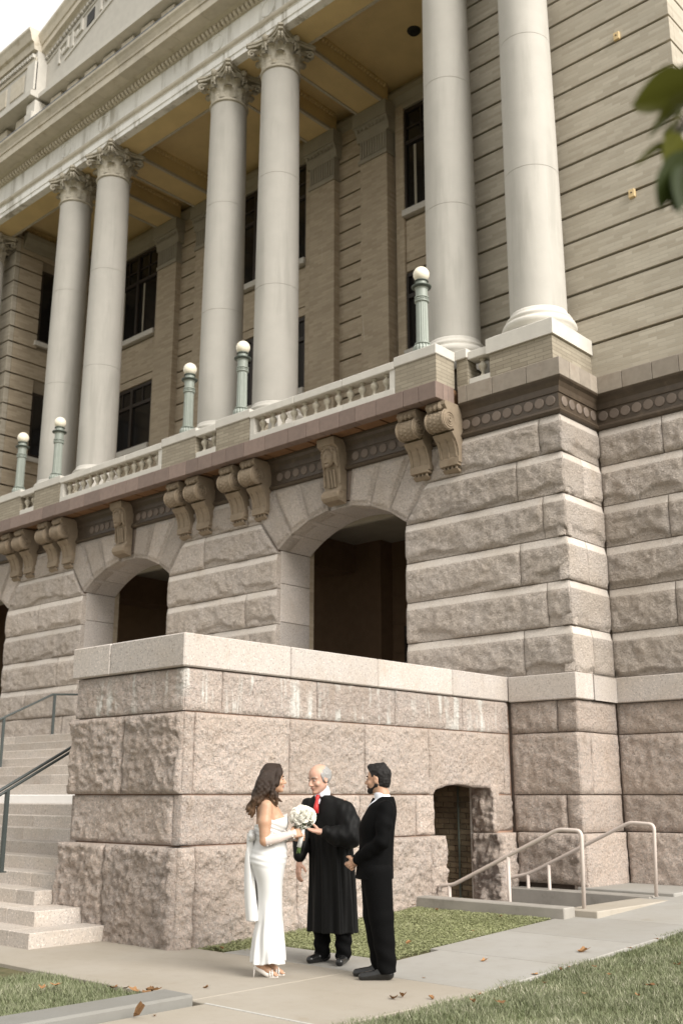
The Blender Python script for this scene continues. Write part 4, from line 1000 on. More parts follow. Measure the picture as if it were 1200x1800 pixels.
def rail(name, x, pts, posts, label, rr=.022, mat='rail_black', loc=None, double=False):
    e = empty(name, loc); tag(e, label, 'handrail')
    for dz in ((0, -.055) if double else (0,)):
        kid(MB().tube([(x, y, z + dz) for y, z in pts], rr if dz == 0 else rr * .9, 8).build('top_rail', M[mat], smooth=True), e)
    for y, z0, z1 in posts:
        kid(MB().box(x - .022, x + .022, y - .022, y + .022, z0, z1).build('post', M[mat]), e); kid(MB().box(x - .05, x + .05, y - .04, y + .04, z0, z0 + .012).build('base_plate', M[mat]), e)
rail('stair_handrail', -12.0, [(6.2, 1.18), (6.93, 1.545), (7.954, 2.12), (9.0, 2.70), (9.6, 2.72)], [(7.04, .60, 1.56), (9.0, 1.37, 2.66)], 'dark metal stair handrail in the foreground left of the granite wall', loc=(-12, 7, .6), double=True, rr=.02)
rail('stair_handrail', -18.85, [(9.2, 2.2), (10.76, 2.9), (11.9, 3.46), (13.3, 3.55)], [(10.86, 1.98, 2.94), (11.95, 2.66, 3.46)], 'dark metal handrail higher up the stairs, rising to the landing', loc=(-18.85, 11, 2))

# ------------------------------------------------------------------ basement area and its pipe rails
AR = empty('basement_stairwell', (-8, 12.2, 0)); tag(AR, 'sunken concrete stairwell with low kerb below the granite wall', 'stairwell')
kid(MB().cbox(-8.85, -6.70, 11.0, 11.24, -1.4, .262, .012).build('kerb_wall', M['concrete']), AR)
kid(MB().cbox(-8.8, -6.70, 13.06, 13.33, -1.4, .25, .012).build('kerb_wall', M['concrete']), AR)
kid(MB().cbox(-7.9, -6.5, 13.335, 14.5, -.1, .285, .012).build('kerb_pad', M['walk_grey']), AR)
kid(MB().box(-10.5, -6.8, 11.2, 13.1, -1.5, -1.25).build('pit_floor', M['concrete']), AR)
for n in range(7): kid(MB().cbox(-6.72 - .28 * n - .30, -6.70 - .28 * n, 11.245, 13.055, -1.4, .20 - .2 * n, .01).build('step', M['walk' if n == 0 else 'concrete']), AR)
kid(MB().cbox(-6.86, -6.42, 11.245, 13.055, -.05, .228, .01).build('threshold', M['walk']), AR)
def prail(y, pts, posts, label):
    e = empty('pipe_handrail', (posts[0][0], y, posts[0][1])); tag(e, label, 'handrail')
    P = []
    for i, (x, z) in enumerate(pts):
        if 0 < i < len(pts) - 1:
            a = Vector(pts[i - 1]); b_ = Vector(pts[i]); c = Vector(pts[i + 1]); d0 = (a - b_).normalized() * .07; d1 = (c - b_).normalized() * .07
            for t in np.linspace(0, 1, 5): q = (b_ + d0) * (1 - t) ** 2 + b_ * 2 * t * (1 - t) + (b_ + d1) * t * t; P.append((q.x, y, q.y))
        else: P.append((x, y, z))
    kid(MB().tube(P, .024, 10).build('rail', M['rail_pink'], smooth=True), e)
    for x, z0, z1 in posts: kid(MB().tube([(x, y, z0), (x, y, z1)], .023, 10).build('post', M['rail_pink'], smooth=True), e); kid(MB().lathe([(.045, z0), (.045, z0 + .012), (.03, z0 + .014)], 12, x, y).build('base_flange', M['rail_pink']), e)
prail(11.42, [(-6.69, .21), (-6.67, 1.09), (-6.98, 1.10), (-8.56, .39), (-8.78, .37), (-8.78, .30)], [(-7.71, -.3, .78), (-8.62, -.6, .39)], 'front pinkish pipe handrail sloping down beside the stairwell kerb')
prail(13.12, [(-6.64, .25), (-6.60, 1.13), (-6.94, 1.15), (-8.52, .44), (-8.80, .38), (-9.35, .14), (-9.46, .14), (-9.46, -.1)], [(-8.54, -.9, .43), (-8.2, -.9, .58)], 'rear pinkish pipe handrail close to the granite wall')

# ------------------------------------------------------------------ lamp posts on the balcony
def lamp_meshes():
    b = MB()
    b.lathe([(.145, 0), (.145, .02), (.10, .03)], 24)
    for k in range(16): t = 2 * math.pi * k / 16; b.ball((.105 * math.cos(t), .105 * math.sin(t), .085), .032, .032, .075, 6, 6)
    b.lathe([(.10, .02), (.115, .09), (.085, .16), (.11, .175), (.11, .19), (.085, .20), (.084, .22)], 24)
    sh = MB(); seg = 48; v = []; f = []
    prof = [(.086, .20), (.08, .96)]
    for r, z in prof:
        for k in range(seg): t = 2 * math.pi * k / seg; rr = r * (1 - .07 * (k % 3 == 0)); v.append((rr * math.cos(t), rr * math.sin(t), z))
    for k in range(seg): k2 = (k + 1) % seg; f.append((k, k2, seg + k2, seg + k))
    sh.add(v, f)
    c = MB(); c.lathe([(.08, .95), (.10, .965), (.10, .985), (.085, .99), (.085, 1.03), (.10, 1.04), (.10, 1.06), (.082, 1.065), (.085, 1.20), (.10, 1.23)], 24); 
    for k in range(20): t = 2 * math.pi * k / 20; c.ball((.09 * math.cos(t), .09 * math.sin(t), 1.01), .012, .012, .015, 5, 4)
    d = MB(); d.lathe([(.10, 1.225), (.135, 1.24), (.14, 1.26), (.12, 1.27), (.09, 1.28)], 24); d.lathe([(.08, 1.345), (.098, 1.35), (.095, 1.37), (.08, 1.372)], 24)
    n = MB(); n.lathe([(.088, 1.28), (.075, 1.31), (.082, 1.35)], 24, cap=False)
    gl = MB(); gl.ball((0, 0, 1.485), .132, seg=24, rings=16)
    return [('base', b, 'lamp_green', False), ('fluted_shaft', sh, 'lamp_green', False), ('collar', c, 'lamp_green', False), ('cap_ring', d, 'lamp_dark', True), ('neck', n, 'lamp_green', True), ('globe', gl, 'globe', True)]
LM = [(nm, mkmesh(nm, b.v, b.f, M[mt], sm)) for nm, b, mt, sm in lamp_meshes()]
order = sorted(PED, key=lambda q: -q[0])
names = ['pale green globe lamp post on the corner pedestal, nearest the right-hand wing', 'second globe lamp post from the right, in front of a thick column', 'third globe lamp post from the right, beside the dark lower window', 'fourth globe lamp post from the right, second from the left edge', 'fifth globe lamp post from the right, at the left edge of the photo', 'globe lamp post at the far left end of the balcony']
for i, (x0, x1) in enumerate(order):
    o = empty('lamp_post', ((x0 + x1) / 2, 13.12, 8.71)); tag(o, names[i], 'lamp', 'globe lamps along the balcony')
    for nm, me in LM:
        q = bpy.data.objects.new(nm, me); q.parent = o; link(q)
        if nm != 'globe': q.scale = (1.25, 1.25, 1.0)
        else: q.scale = (1.08, 1.08, 1.08); q.location.z = -.11
# ------------------------------------------------------------------ figures: implicit surfaces meshed with surface nets
def nrmv(a): a = np.array(a, float); return a / np.linalg.norm(a)
class SDF:
    def __init__(s, lo, hi, h):
        s.lo = np.array(lo, float); s.h = h; s.n = np.ceil((np.array(hi) - s.lo) / h).astype(int) + 1
        s.F = np.full(s.n, 1.0, np.float32)
        s.ax = [s.lo[i] + h * np.arange(s.n[i]) for i in range(3)]
    def _blk(s, lo, hi, pad):
        sl = []
        for i in range(3):
            a = int(max(0, math.floor((lo[i] - pad - s.lo[i]) / s.h))); b = int(min(s.n[i], math.ceil((hi[i] + pad - s.lo[i]) / s.h) + 1))
            if b <= a: return None, None
            sl.append(slice(a, b))
        X, Y, Z = np.meshgrid(*[s.ax[i][sl[i]] for i in range(3)], indexing='ij'); return tuple(sl), np.stack([X, Y, Z], -1)
    def comb(s, sl, d, k, op):
        F = s.F[sl]
        if op == 'sub':
            d = -d; hh = np.clip(.5 - .5 * (d - F) / -k, 0, 1) if False else np.clip(.5 + .5 * (d - F) / k, 0, 1); r = F * (1 - hh) + d * hh + k * hh * (1 - hh)
        elif op == 'int':
            hh = np.clip(.5 + .5 * (d - F) / k, 0, 1); r = F * (1 - hh) + d * hh + k * hh * (1 - hh)
        else:
            hh = np.clip(.5 + .5 * (F - d) / k, 0, 1); r = F * (1 - hh) + d * hh - k * hh * (1 - hh)
        s.F[sl] = r
    def cone(s, a, b, ra, rb, k=.012, op='add', disp=None):
        a = np.array(a, float); b = np.array(b, float); R = max(ra, rb)
        sl, P = s._blk(np.minimum(a, b) - R, np.maximum(a, b) + R, k + 4 * s.h)
        if sl is None: return s
        ab = b - a; L2 = ab @ ab + 1e-12; t = np.clip(((P - a) @ ab) / L2, 0, 1)
        d = np.linalg.norm(P - a - t[..., None] * ab, axis=-1) - (ra + (rb - ra) * t)
        if disp is not None: d = d + disp(P)
        s.comb(sl, d, k, op); return s
    def chain(s, pts, rs, k=.015, disp=None):
        for i in range(len(pts) - 1): s.cone(pts[i], pts[i + 1], rs[i], rs[i + 1], k, disp=disp)
        return s
    def ell(s, c, r, k=.012, op='add', frame=None, disp=None):
        c = np.array(c, float); r = np.array(r, float); R = r.max()
        sl, P = s._blk(c - R, c + R, k + 4 * s.h)
        if sl is None: return s
        q = P - c
        if frame is not None: q = q @ np.array(frame).T
        n1 = np.linalg.norm(q / r, axis=-1); n2 = np.linalg.norm(q / (r * r), axis=-1) + 1e-9
        d = n1 * (n1 - 1) / n2
        d = np.where(n1 < .3, -r.min() * .7, d)
        if disp is not None: d = d + disp(P)
        s.comb(sl, d, k, op); return s
    def loft(s, tab, k=.012, rot=0.0, op='add', disp=None, zr=None):
        """tab rows: z, cx, cy, ra, rb - elliptical sections, ra along the direction rot"""
        T = np.array(sorted(tab)); zs = T[:, 0]; R = T[:, 3:].max()
        lo = (T[:, 1].min() - R, T[:, 2].min() - R, zs[0]); hi = (T[:, 1].max() + R, T[:, 2].max() + R, zs[-1])
        sl, P = s._blk(lo, hi, k + 4 * s.h)
        z = P[..., 2]; zz = s.ax[2][sl[2]]
        def ip(c):
            x = zs; y = T[:, c]; m = np.gradient(y, x); q = np.clip(zz, x[0], x[-1]); i = np.clip(np.searchsorted(x, q) - 1, 0, len(x) - 2)
            hh = x[i + 1] - x[i]; t = (q - x[i]) / hh; t2 = t * t; t3 = t2 * t
            return (2 * t3 - 3 * t2 + 1) * y[i] + (t3 - 2 * t2 + t) * hh * m[i] + (-2 * t3 + 3 * t2) * y[i + 1] + (t3 - t2) * hh * m[i + 1]
        cx, cy, ra, rb = [ip(c) for c in (1, 2, 3, 4)]
        dx = P[..., 0] - cx; dy = P[..., 1] - cy; cs_, sn = math.cos(rot), math.sin(rot)
        u = dx * cs_ + dy * sn; v = -dx * sn + dy * cs_
        rr = np.sqrt((u / ra) ** 2 + (v / rb) ** 2); d = (rr - 1) * np.minimum(ra, rb)
        if disp is not None: d = d + disp(P, np.arctan2(v / rb, u / ra))
        zc = np.maximum(zs[0] - z, z - zs[-1]); d = np.maximum(d, zc)
        s.comb(sl, d, k, op); return s
    def cut(s, fn, k=.004):
        sl, P = s._blk(s.lo, s.lo + s.h * s.n, 0); s.comb(sl, fn(P), k, 'int'); return s
    def mesh(s, name, mat, parent, smooth=True):
        F = s.F; sg = F < 0; n = s.n - 1
        c = sg[:-1, :-1, :-1].astype(np.int8)
        for dx in (0, 1):
            for dy in (0, 1):
                for dz in (0, 1):
                    if dx or dy or dz: c = c + sg[dx:dx + n[0], dy:dy + n[1], dz:dz + n[2]]
        ii = np.argwhere((c > 0) & (c < 8)); idx = np.full(n, -1, np.int32); idx[tuple(ii.T)] = np.arange(len(ii))
        cor = [(dx, dy, dz) for dx in (0, 1) for dy in (0, 1) for dz in (0, 1)]
        V = {q: F[ii[:, 0] + q[0], ii[:, 1] + q[1], ii[:, 2] + q[2]].astype(np.float64) for q in cor}
        acc = np.zeros((len(ii), 3)); cnt = np.zeros(len(ii))
        for a in cor:
            for ax in range(3):
                if a[ax] == 0:
                    b = list(a); b[ax] = 1; b = tuple(b); m = (V[a] < 0) != (V[b] < 0); t = V[a] / (V[a] - V[b] + 1e-12)
                    p = np.tile(np.array(a, float), (len(ii), 1)); p[:, ax] = t; acc[m] += p[m]; cnt[m] += 1
        verts = s.lo + s.h * (ii + acc / cnt[:, None])
        quads = []
        for ax in range(3):
            A = [slice(None)] * 3; B = [slice(None)] * 3; A[ax] = slice(0, -1); B[ax] = slice(1, None)
            df = sg[tuple(A)] != sg[tuple(B)]; e = np.argwhere(df); o1, o2 = [(1, 2), (2, 0), (0, 1)][ax]
            ok = (e[:, o1] > 0) & (e[:, o2] > 0) & (e[:, o1] < s.n[o1] - 1) & (e[:, o2] < s.n[o2] - 1); e = e[ok]
            def cell(d1, d2): q = e.copy(); q[:, o1] -= d1; q[:, o2] -= d2; return idx[tuple(q.T)]
            q = np.stack([cell(1, 1), cell(0, 1), cell(0, 0), cell(1, 0)], -1); inside = sg[tuple(e.T)]
            q[~inside] = q[~inside][:, ::-1]; quads.append(q)
        quads = np.concatenate(quads)
        # one Laplacian pass evens out the grid
        return obj(name, npmesh(name, verts, quads, mat, smooth), parent)

def head(S, c, yaw, tilt, sc=1.0, female=False, roll=0.0):
    """adds a head to S; returns function local(f, l, u) -> point and the frame"""
    f = np.array([math.cos(yaw) * math.cos(tilt), math.sin(yaw) * math.cos(tilt), math.sin(tilt)]); l = np.array([-math.sin(yaw), math.cos(yaw), 0]); u = np.cross(f, l)
    fr = np.stack([f, l, u]); c = np.array(c)
    L = lambda a, b, d: c + sc * (f * a + l * b + u * d)
    E = lambda p, r, k=.012, op='add': S.ell(L(*p), np.array(r) * sc, k, op, fr)
    E((-.012, 0, .032), (.098, .077, .082)); E((.02, 0, -.03), (.070, .064, .082), .02)
    for s in (-1, 1): S.cone(L(.055, s * .012, -.088), L(-.012, s * .050, -.052), .024 * sc, .02 * sc, .018)
    S.ell(L(.072, 0, -.098), np.array([.020, .022, .018]) * sc, .014, 'add', fr)
    for s in (-1, 1): S.cone(L(.078, s * .012, .022), L(.064, s * .048, .020), .010 * sc, .009 * sc, .008)
    for s in (-1, 1): E((.095, s * .031, .003), (.016, .018, .011), .008, 'sub')
    for s in (-1, 1): E((.060, s * .044, -.030), (.022, .018, .02), .012)
    S.cone(L(.086, 0, .008), L(.107, 0, -.030), .008 * sc, .0125 * sc, .007)
    for s in (-1, 1): S.ell(L(.096, s * .012, -.036), np.array([.010, .009, .008]) * sc, .004, 'add', fr)
    E((.084, 0, -.056), (.012, .024, .008), .006); E((.083, 0, -.068), (.011, .021, .007), .004)
    for s in (-1, 1):
        S.ell(L(-.008, s * .078, -.010), np.array([.020, .008, .031]) * sc, .006, 'add', fr); S.ell(L(-.004, s * .088, -.006), np.array([.011, .007, .017]) * sc, .004, 'sub', fr)
    return L, fr
def face_bits(L, sc, parent, lip=(.36, .15, .12), brow=(.05, .035, .025), browr=.0045):
    lm = M.setdefault('lip%s' % (lip,), plain('lip_skin', lip, .45, .4, 30, .1)); bm_ = M.setdefault('brow%s' % (brow,), plain('eyebrow_hair', brow, .8, .1, 30, .1))
    for s in (-1, 1):
        ey = kidl(MB().ball(L(.0765, s * .031, .003), .0095, seg=10, rings=8).build('eye', M['eyewhite'], smooth=True), parent)
        kidl(MB().ball(L(.0835, s * .031, .002), .0055, seg=8, rings=6).build('iris', M['iris'], smooth=True), ey)
        kidl(MB().tube([L(.090, s * .016, .024), L(.087, s * .034, .029), L(.074, s * .05, .025)], [browr * sc, browr * sc * 1.2, browr * sc * .6], 6).build('eyebrow', bm_), parent)
    kidl(MB().tube([L(.083, -.021, -.0605), L(.094, -.008, -.0595), L(.094, .008, -.0595), L(.083, .021, -.0605)], [.003, .006, .006, .003], 6).build('lips', lm), parent)
    kidl(MB().tube([L(.083, -.019, -.066), L(.092, 0, -.069), L(.083, .019, -.066)], [.003, .006, .003], 6).build('lips', lm), parent)
def kidl(o, parent): o.parent = parent; return o
def hand(S, w, d, p, thumb, curl=(.3, .5, .4), sc=1.0, spread=.0):
    """w wrist, d pointing direction, p palm normal, thumb +1/-1 = side of the thumb along d x p"""
    w = np.array(w, float); d = nrmv(d); p = np.array(p, float); p = nrmv(p - d * (p @ d)); s_ = np.cross(d, p)
    S.cone(w - d * .02, w + d * .03, .024 * sc, .027 * sc, .012)
    for q in (-.027, -.009, .009, .027): S.cone(w + d * .02 + s_ * q * .8, w + d * .085 * sc + s_ * q, .016 * sc, .0125 * sc, .012)
    for i, (q, ln) in enumerate(zip((-.028, -.0095, .0095, .028), (.066, .080, .085, .076) if thumb > 0 else (.076, .085, .080, .066))):
        a = w + d * .085 * sc + s_ * q; an = 0; r = .0098 * sc
        for j, fr in enumerate((.45, .32, .25)):
            an += curl[j] * (1 + .08 * i); dr = d * math.cos(an) + p * math.sin(an) + s_ * q * spread * 8; b = a + nrmv(dr) * ln * fr * sc; S.cone(a, b, r, r * .9, .004); a = b; r *= .9
    a = w + d * .018 + s_ * thumb * .028; b = a + nrmv(d * .55 + s_ * thumb * .6 + p * .45) * .045 * sc; e = b + nrmv(d * .8 + s_ * thumb * .15 + p * .5) * .035 * sc
    S.cone(a, b, .0155 * sc, .012 * sc, .010); S.cone(b, e, .012 * sc, .0095 * sc, .004)

def skin(name, c, rgh=.5):
    k = N(name); p = k.objco(); f = k.ramp(k.noise(p, 25, 4), .3, .7); c2 = (c[0] * .88, c[1] * .76, c[2] * .70)
    k.b.inputs['Subsurface Weight'].default_value = .12; k.b.inputs['Subsurface Radius'].default_value = (.012, .005, .003); k.b.inputs['Subsurface Scale'].default_value = .5
    k.bump(k.noise(p, 180, 3), .08, .003); return k.out(k.mix(k.math('MULTIPLY', f, .5), c, c2), rgh, .4)
def cloth(name, c, rough=.75, sheen=.3, weave=220, spec=.2, vary=.3):
    k = N(name); p = k.objco(); f = k.ramp(k.noise(p, 7, 4), .3, .7); k.b.inputs['Sheen Weight'].default_value = sheen; k.b.inputs['Sheen Roughness'].default_value = .4
    k.bump(k.noise(p, weave, 2), .12, .002); return k.out(k.mix(k.math('MULTIPLY', f, vary), c, tuple(q * .7 for q in c)), rough, spec)
def hairmat(name, c1, c2, zlo, zhi, axis=(60, 60, 6)):
    k = N(name); p = k.objco(); f = k.noise(k.scaled(p, axis), 3.0, 4, .7, .6); sx = k.new('ShaderNodeSeparateXYZ'); k.l.new(p, sx.inputs[0])
    g = k.ramp(sx.outputs[2], zlo, zhi, 1.0, 0.0); c = k.mix(k.math('MULTIPLY', g, .9), c1, c2); c = k.mix(k.ramp(f, .35, .7, 0, .65), c, tuple(q * .35 for q in c1)); k.bump(f, .7, .01)
    return k.out(c, .5, .3)
M['eyewhite'] = plain('eye_white', (.34, .28, .25), .3, .5, 30, .05); M['iris'] = plain('dark_iris', (.03, .018, .012), .2, .5, 30, .05)
M['skin_bride'] = skin('tan_skin', (.45, .28, .185)); M['skin_judge'] = skin('fair_ruddy_skin', (.53, .33, .25)); M['skin_groom'] = skin('light_brown_skin', (.45, .28, .19))
M['satin'] = cloth('white_satin', (.63, .63, .62), .36, .1, 300, .45, .05); M['black_suit'] = cloth('black_suit_wool', (.0028, .0028, .003), .8, .0, 260, .08)
M['robe'] = cloth('black_robe_cloth', (.0035, .0035, .0035), .6, .02, 260, .18); M['shirt'] = cloth('white_shirt', (.72, .74, .80), .6, .1, 260, .3, .05)
M['tie'] = cloth('red_tie', (.52, .028, .028), .45, .1, 260, .4, .3); M['shoe'] = plain('black_leather', (.012, .012, .012), .22, .5, 30, .2); M['sandal'] = plain('pale_satin_shoe', (.70, .66, .62), .35, .5, 30, .05)
M['pearl'] = plain('pearl', (.85, .82, .78), .2, .6, 30, .02)
k = N('sheer_tulle'); tr = k.new('ShaderNodeBsdfTransparent'); ms = k.new('ShaderNodeMixShader'); ms.inputs[0].default_value = .42
k.out((.85, .84, .83), .7, .2); k.l.new(tr.outputs[0], ms.inputs[1]); k.l.new(k.b.outputs[0], ms.inputs[2]); k.l.new(ms.outputs[0], k.n['Material Output'].inputs[0]); M['tulle'] = k.m
M['hair_bride'] = hairmat('brown_wavy_hair', (.032, .018, .011), (.20, .115, .062), 1.30, 1.55); M['hair_groom'] = hairmat('black_hair', (.008, .006, .0055), (.010, .008, .007), 1.4, 1.7, (40, 40, 40))
M['hair_judge'] = hairmat('grey_hair', (.36, .35, .34), (.42, .41, .40), 1.4, 1.7, (50, 50, 20)); M['beard'] = hairmat('black_beard', (.016, .011, .009), (.02, .015, .012), 1.4, 1.7, (60, 60, 60))
RZ = math.atan2(RT.y, RT.x)
def person(r, d, label):
    p = RT * r + Fh * d; e = empty('person', (p.x, p.y, zg(p.y))); e.rotation_euler = (0, 0, RZ); return tag(e, label, 'person')
HS = .006

# ---- bride, facing right in profile
br_ = person(-.654, 9.73, 'woman in a strapless white gown and sheer dotted gloves with long wavy brown hair')
S = SDF((-.30, -.32, -.02), (.46, .30, 1.80), .0058)
L, fr = head(S, (.048, .0, 1.635), .12, -.02, .97, True)
S.cone((.0, 0, 1.44), (.032, 0, 1.57), .056, .050, .02)
S.loft([(1.47, .0, 0, .045, .06), (1.44, -.005, 0, .07, .115), (1.40, -.005, 0, .095, .158), (1.33, .015, 0, .115, .150), (1.25, .03, 0, .130, .135), (1.12, .025, 0, .120, .118), (.97, .008, 0, .142, .15), (.85, .01, 0, .115, .13)], .02)
for s in (-1, 1): S.ell((.115, s * .07, 1.26), (.055, .065, .07), .03)
for s, kx in ((-1, 0.0), (1, .03)):
    S.chain([(.0, s * .165, 1.405), (-.012 + kx, s * .190, 1.27), (-.008 + kx, s * .20, 1.115)], [.052, .055, .043], .02)
    S.cone((.01, s * .06, .88), (.025, s * .055, .50), .085, .055, .03); S.cone((.02, s * .055, .50), (.0 + kx, s * .055, .14), .052, .034, .02)
    ax = -.035 + kx * 1.6; ay = s * .055
    S.cone((ax + .01, ay, .14), (ax, ay, .105), .032, .030, .01); S.cone((ax - .02, ay, .10), (ax + .07, ay, .055), .024, .024, .015); S.cone((ax + .06, ay, .055), (ax + .125, ay, .022), .026, .020, .012)
    for q in range(5): S.cone((ax + .12, ay + (q - 2) * .013, .022), (ax + .15 - abs(q - 1) * .006, ay + (q - 2) * .0135, .016), .0085, .007, .004)
S.chain([(-.008, -.20, 1.115), (.11, -.185, 1.135), (.205, -.135, 1.165)], [.044, .037, .026], .012); hand(S, (.215, -.13, 1.168), (.75, .42, .12), (.25, .75, -.1), 1, (.55, .8, .6))
S.chain([(.022, .20, 1.115), (.14, .13, 1.12), (.22, .06, 1.135)], [.044, .036, .026], .012); hand(S, (.228, .055, 1.137), (.8, -.35, .05), (-.1, -.8, 0), -1, (.55, .8, .6))
body = S.mesh('body', M['skin_bride'], br_); face_bits(L, .97, br_, (.42, .13, .12), (.045, .028, .02))
# gown
S = SDF((-.26, -.27, .08), (.27, .27, 1.40), .0062)
def folds(P, a):
    z = P[..., 2]; low = np.clip((.62 - z) / .45, 0, 1); w = .012 * low * np.cos(7 * a + 6 * z) + .006 * low * np.cos(13 * a + 3 - 4 * z)
    ruche = .0035 * np.exp(-((z - 1.21) / .10) ** 2) * np.sin(z * 170 + P[..., 0] * 60) + .003 * np.exp(-((z - .98) / .07) ** 2) * np.sin(z * 130 + 2 * np.cos(a) * 2)
    return w + ruche
tb = [(1.37, .038, .138, .146), (1.25, .031, .149, .150), (1.16, .025, .140, .142), (1.10, .024, .1415, .140), (1.02, .015, .160, .167), (.95, .006, .166, .187), (.87, .012, .143, .182), (.75, .025, .115, .158), (.62, .03, .108, .138), (.45, .027, .115, .145), (.33, .022, .128, .158), (.2, .025, .140, .175), (.108, .028, .150, .188)]
S.loft([(z, cx, 0, a, b) for z, cx, a, b in tb], .01, disp=folds)
for s in (-1, 1): S.ell((.118, s * .072, 1.265), (.064, .072, .072), .03)
S.cut(lambda P: (P[..., 2] - (1.245 + np.clip((P[..., 0] + .10) / .28, 0, 1) * .085 + .012 * np.cos(P[..., 1] * 28) * (P[..., 0] > .05))))
S.cut(lambda P: .112 + .012 * np.cos(np.arctan2(P[..., 1], P[..., 0]) * 5) - P[..., 2])
kidl(S.mesh('gown', M['satin'], br_), br_)
# bow and its tails
S = SDF((-.27, -.2, .42), (-.02, .2, 1.30), .006)
S.ell((-.140, 0, 1.150), (.030, .024, .032), .012)
for s in (-1, 1):
    S.ell((-.132, s * .05, 1.15), (.036, .07, .05), .02, disp=lambda P: .004 * np.sin(P[..., 2] * 90 + P[..., 1] * 40)); S.ell((-.165, s * .075, 1.135), (.02, .045, .016), .006, 'sub')
    tt = []
    for t in np.linspace(0, 1, 9): tt.append((1.17 - .70 * t + (.02 * s * t), -.146 - .030 * math.sin(t * 2.4) + .056 * t, s * (.03 + .03 * t), .030 + .022 * t, .03 + .05 * t))
    S.loft([(z, x, y, a, b) for z, x, y, a, b in tt], .008, disp=lambda P, a: .007 * np.cos(P[..., 1] * 90 + P[..., 0] * 80 + P[..., 2] * 5))
kidl(S.mesh('bow', M['satin'], br_), br_)
# hair
S = SDF((-.27, -.19, 1.24), (.19, .17, 1.80), .0055)
def wav(P): return .008 * np.sin(P[..., 2] * 62 + P[..., 0] * 25) + .005 * np.sin(P[..., 1] * 120 + P[..., 2] * 30 + 3 * np.sin(P[..., 2] * 40))
S.ell(L(-.022, 0, .040), (.108, .088, .090), .01, 'add', fr); S.ell(L(-.05, 0, -.02), (.085, .085, .10), .02, 'add', fr)
S.cone(L(.04, 0, .115), L(-.06, 0, .11), .025, .03, .03)
for s in (-1, 1): S.chain([L(.045, s * .045, .085), L(.035, s * .083, .03), L(.015, s * .090, -.04)], [.03, .026, .034], .015)
def lock(p0, p1, p2, p3, r0, r1, wv, ph):
    pts = []; rs = []
    for i in range(13):
        t = i / 12; q = (1 - t) ** 3 * np.array(p0) + 3 * t * (1 - t) ** 2 * np.array(p1) + 3 * t * t * (1 - t) * np.array(p2) + t ** 3 * np.array(p3)
        g_ = wv * min(1, t * 2); pts.append(q + [g_ * math.sin(t * 15 + ph), g_ * .7 * math.cos(t * 15 + ph), 0]); rs.append((r0 + (r1 - r0) * t) * (.55 if i == 12 else 1))
    S.chain(pts, rs, .006)
for i in range(11):      # back mass, swept behind the shoulder
    y = -.085 + .013 * i; lock((-.03, y * .9, 1.69 - .004 * abs(i - 5)), (-.095, y * 1.15, 1.60), (-.085 - .01 * (i % 3), y * 1.1 - .01, 1.47), (-.145 - .012 * (i % 4), y * .55 - .03, 1.31 + .022 * ((i * 5) % 4)), .036, .017, .011, i * 1.3)
for i in range(5): lock((.03 - .015 * i, -.07, 1.68), (.03 - .02 * i, -.105, 1.60), (-.01 - .015 * i, -.105, 1.52), (-.075 - .015 * i, -.10, 1.40 + .01 * i), .030, .018, .010, i * 2.1)
for sg in (-1, 1):
    for i in range(3): lock((.045, sg * .055, 1.70), (.040, sg * .100, 1.61), (.010 + .02 * i, sg * .115, 1.50), (.075 + .015 * i, sg * .10, 1.40 + .02 * i), .026, .012, .013, i * 2 + sg)
S.ell(L(.112, .0, -.035), (.058, .085, .093), .012, 'sub', fr)
kidl(S.mesh('hair', M['hair_bride'], br_), br_)
# gloves, pearls, shoes
for ch, rs in (([(-.004, -.202, 1.118), (.11, -.187, 1.137), (.21, -.133, 1.167), (.25, -.112, 1.173)], [.050, .0425, .031, .034]), ([(.03, .196, 1.117), (.14, .131, 1.121), (.23, .055, 1.137), (.262, .042, 1.14)], [.050, .042, .031, .034])):
    kidl(MB().tube(ch, rs, 16, cap=False).build('sheer_glove', M['tulle'], smooth=True), br_)
pr = MB()
for i in range(34):
    t = rng.random(); a = rng.random() * 6.28; A = Vector((-.004, -.202, 1.118)).lerp(Vector((.25, -.112, 1.173)), t); r_ = .050 - .016 * t; d_ = Vector((.25, .09, .05)).normalized(); u_ = d_.orthogonal().normalized(); w_ = d_.cross(u_)
    q = A + (u_ * math.cos(a) + w_ * math.sin(a)) * (r_ + .002); pr.ball(q, .0052, seg=6, rings=5)
kidl(pr.build('pearl_dots', M['pearl'], smooth=True), br_)
for s, kx in ((-1, 0.0), (1, .03)):
    ax = -.035 + kx * 1.6; ay = s * .055; sh = MB()
    sh.tube([(ax - .055, ay, .083), (ax - .03, ay, .074), (ax + .04, ay, .035), (ax + .09, ay, .010), (ax + .152, ay, .006)], [.014, .02, .024, .028, .018], 8)
    sh.tube([(ax - .052, ay, .08), (ax - .057, ay, .0)], [.009, .0045], 8); sh.torus((ax - .015, ay, .125), 'Z', .033, .005, 14, 5)
    for q in (.085, .105): sh.tube([(ax + q, ay - .034, .014), (ax + q - .005, ay - .02, .052), (ax + q - .008, ay, .060), (ax + q - .005, ay + .02, .052), (ax + q, ay + .034, .014)], .007, 6)
    kidl(sh.build('heeled_sandal', M['sandal'], smooth=True), br_)

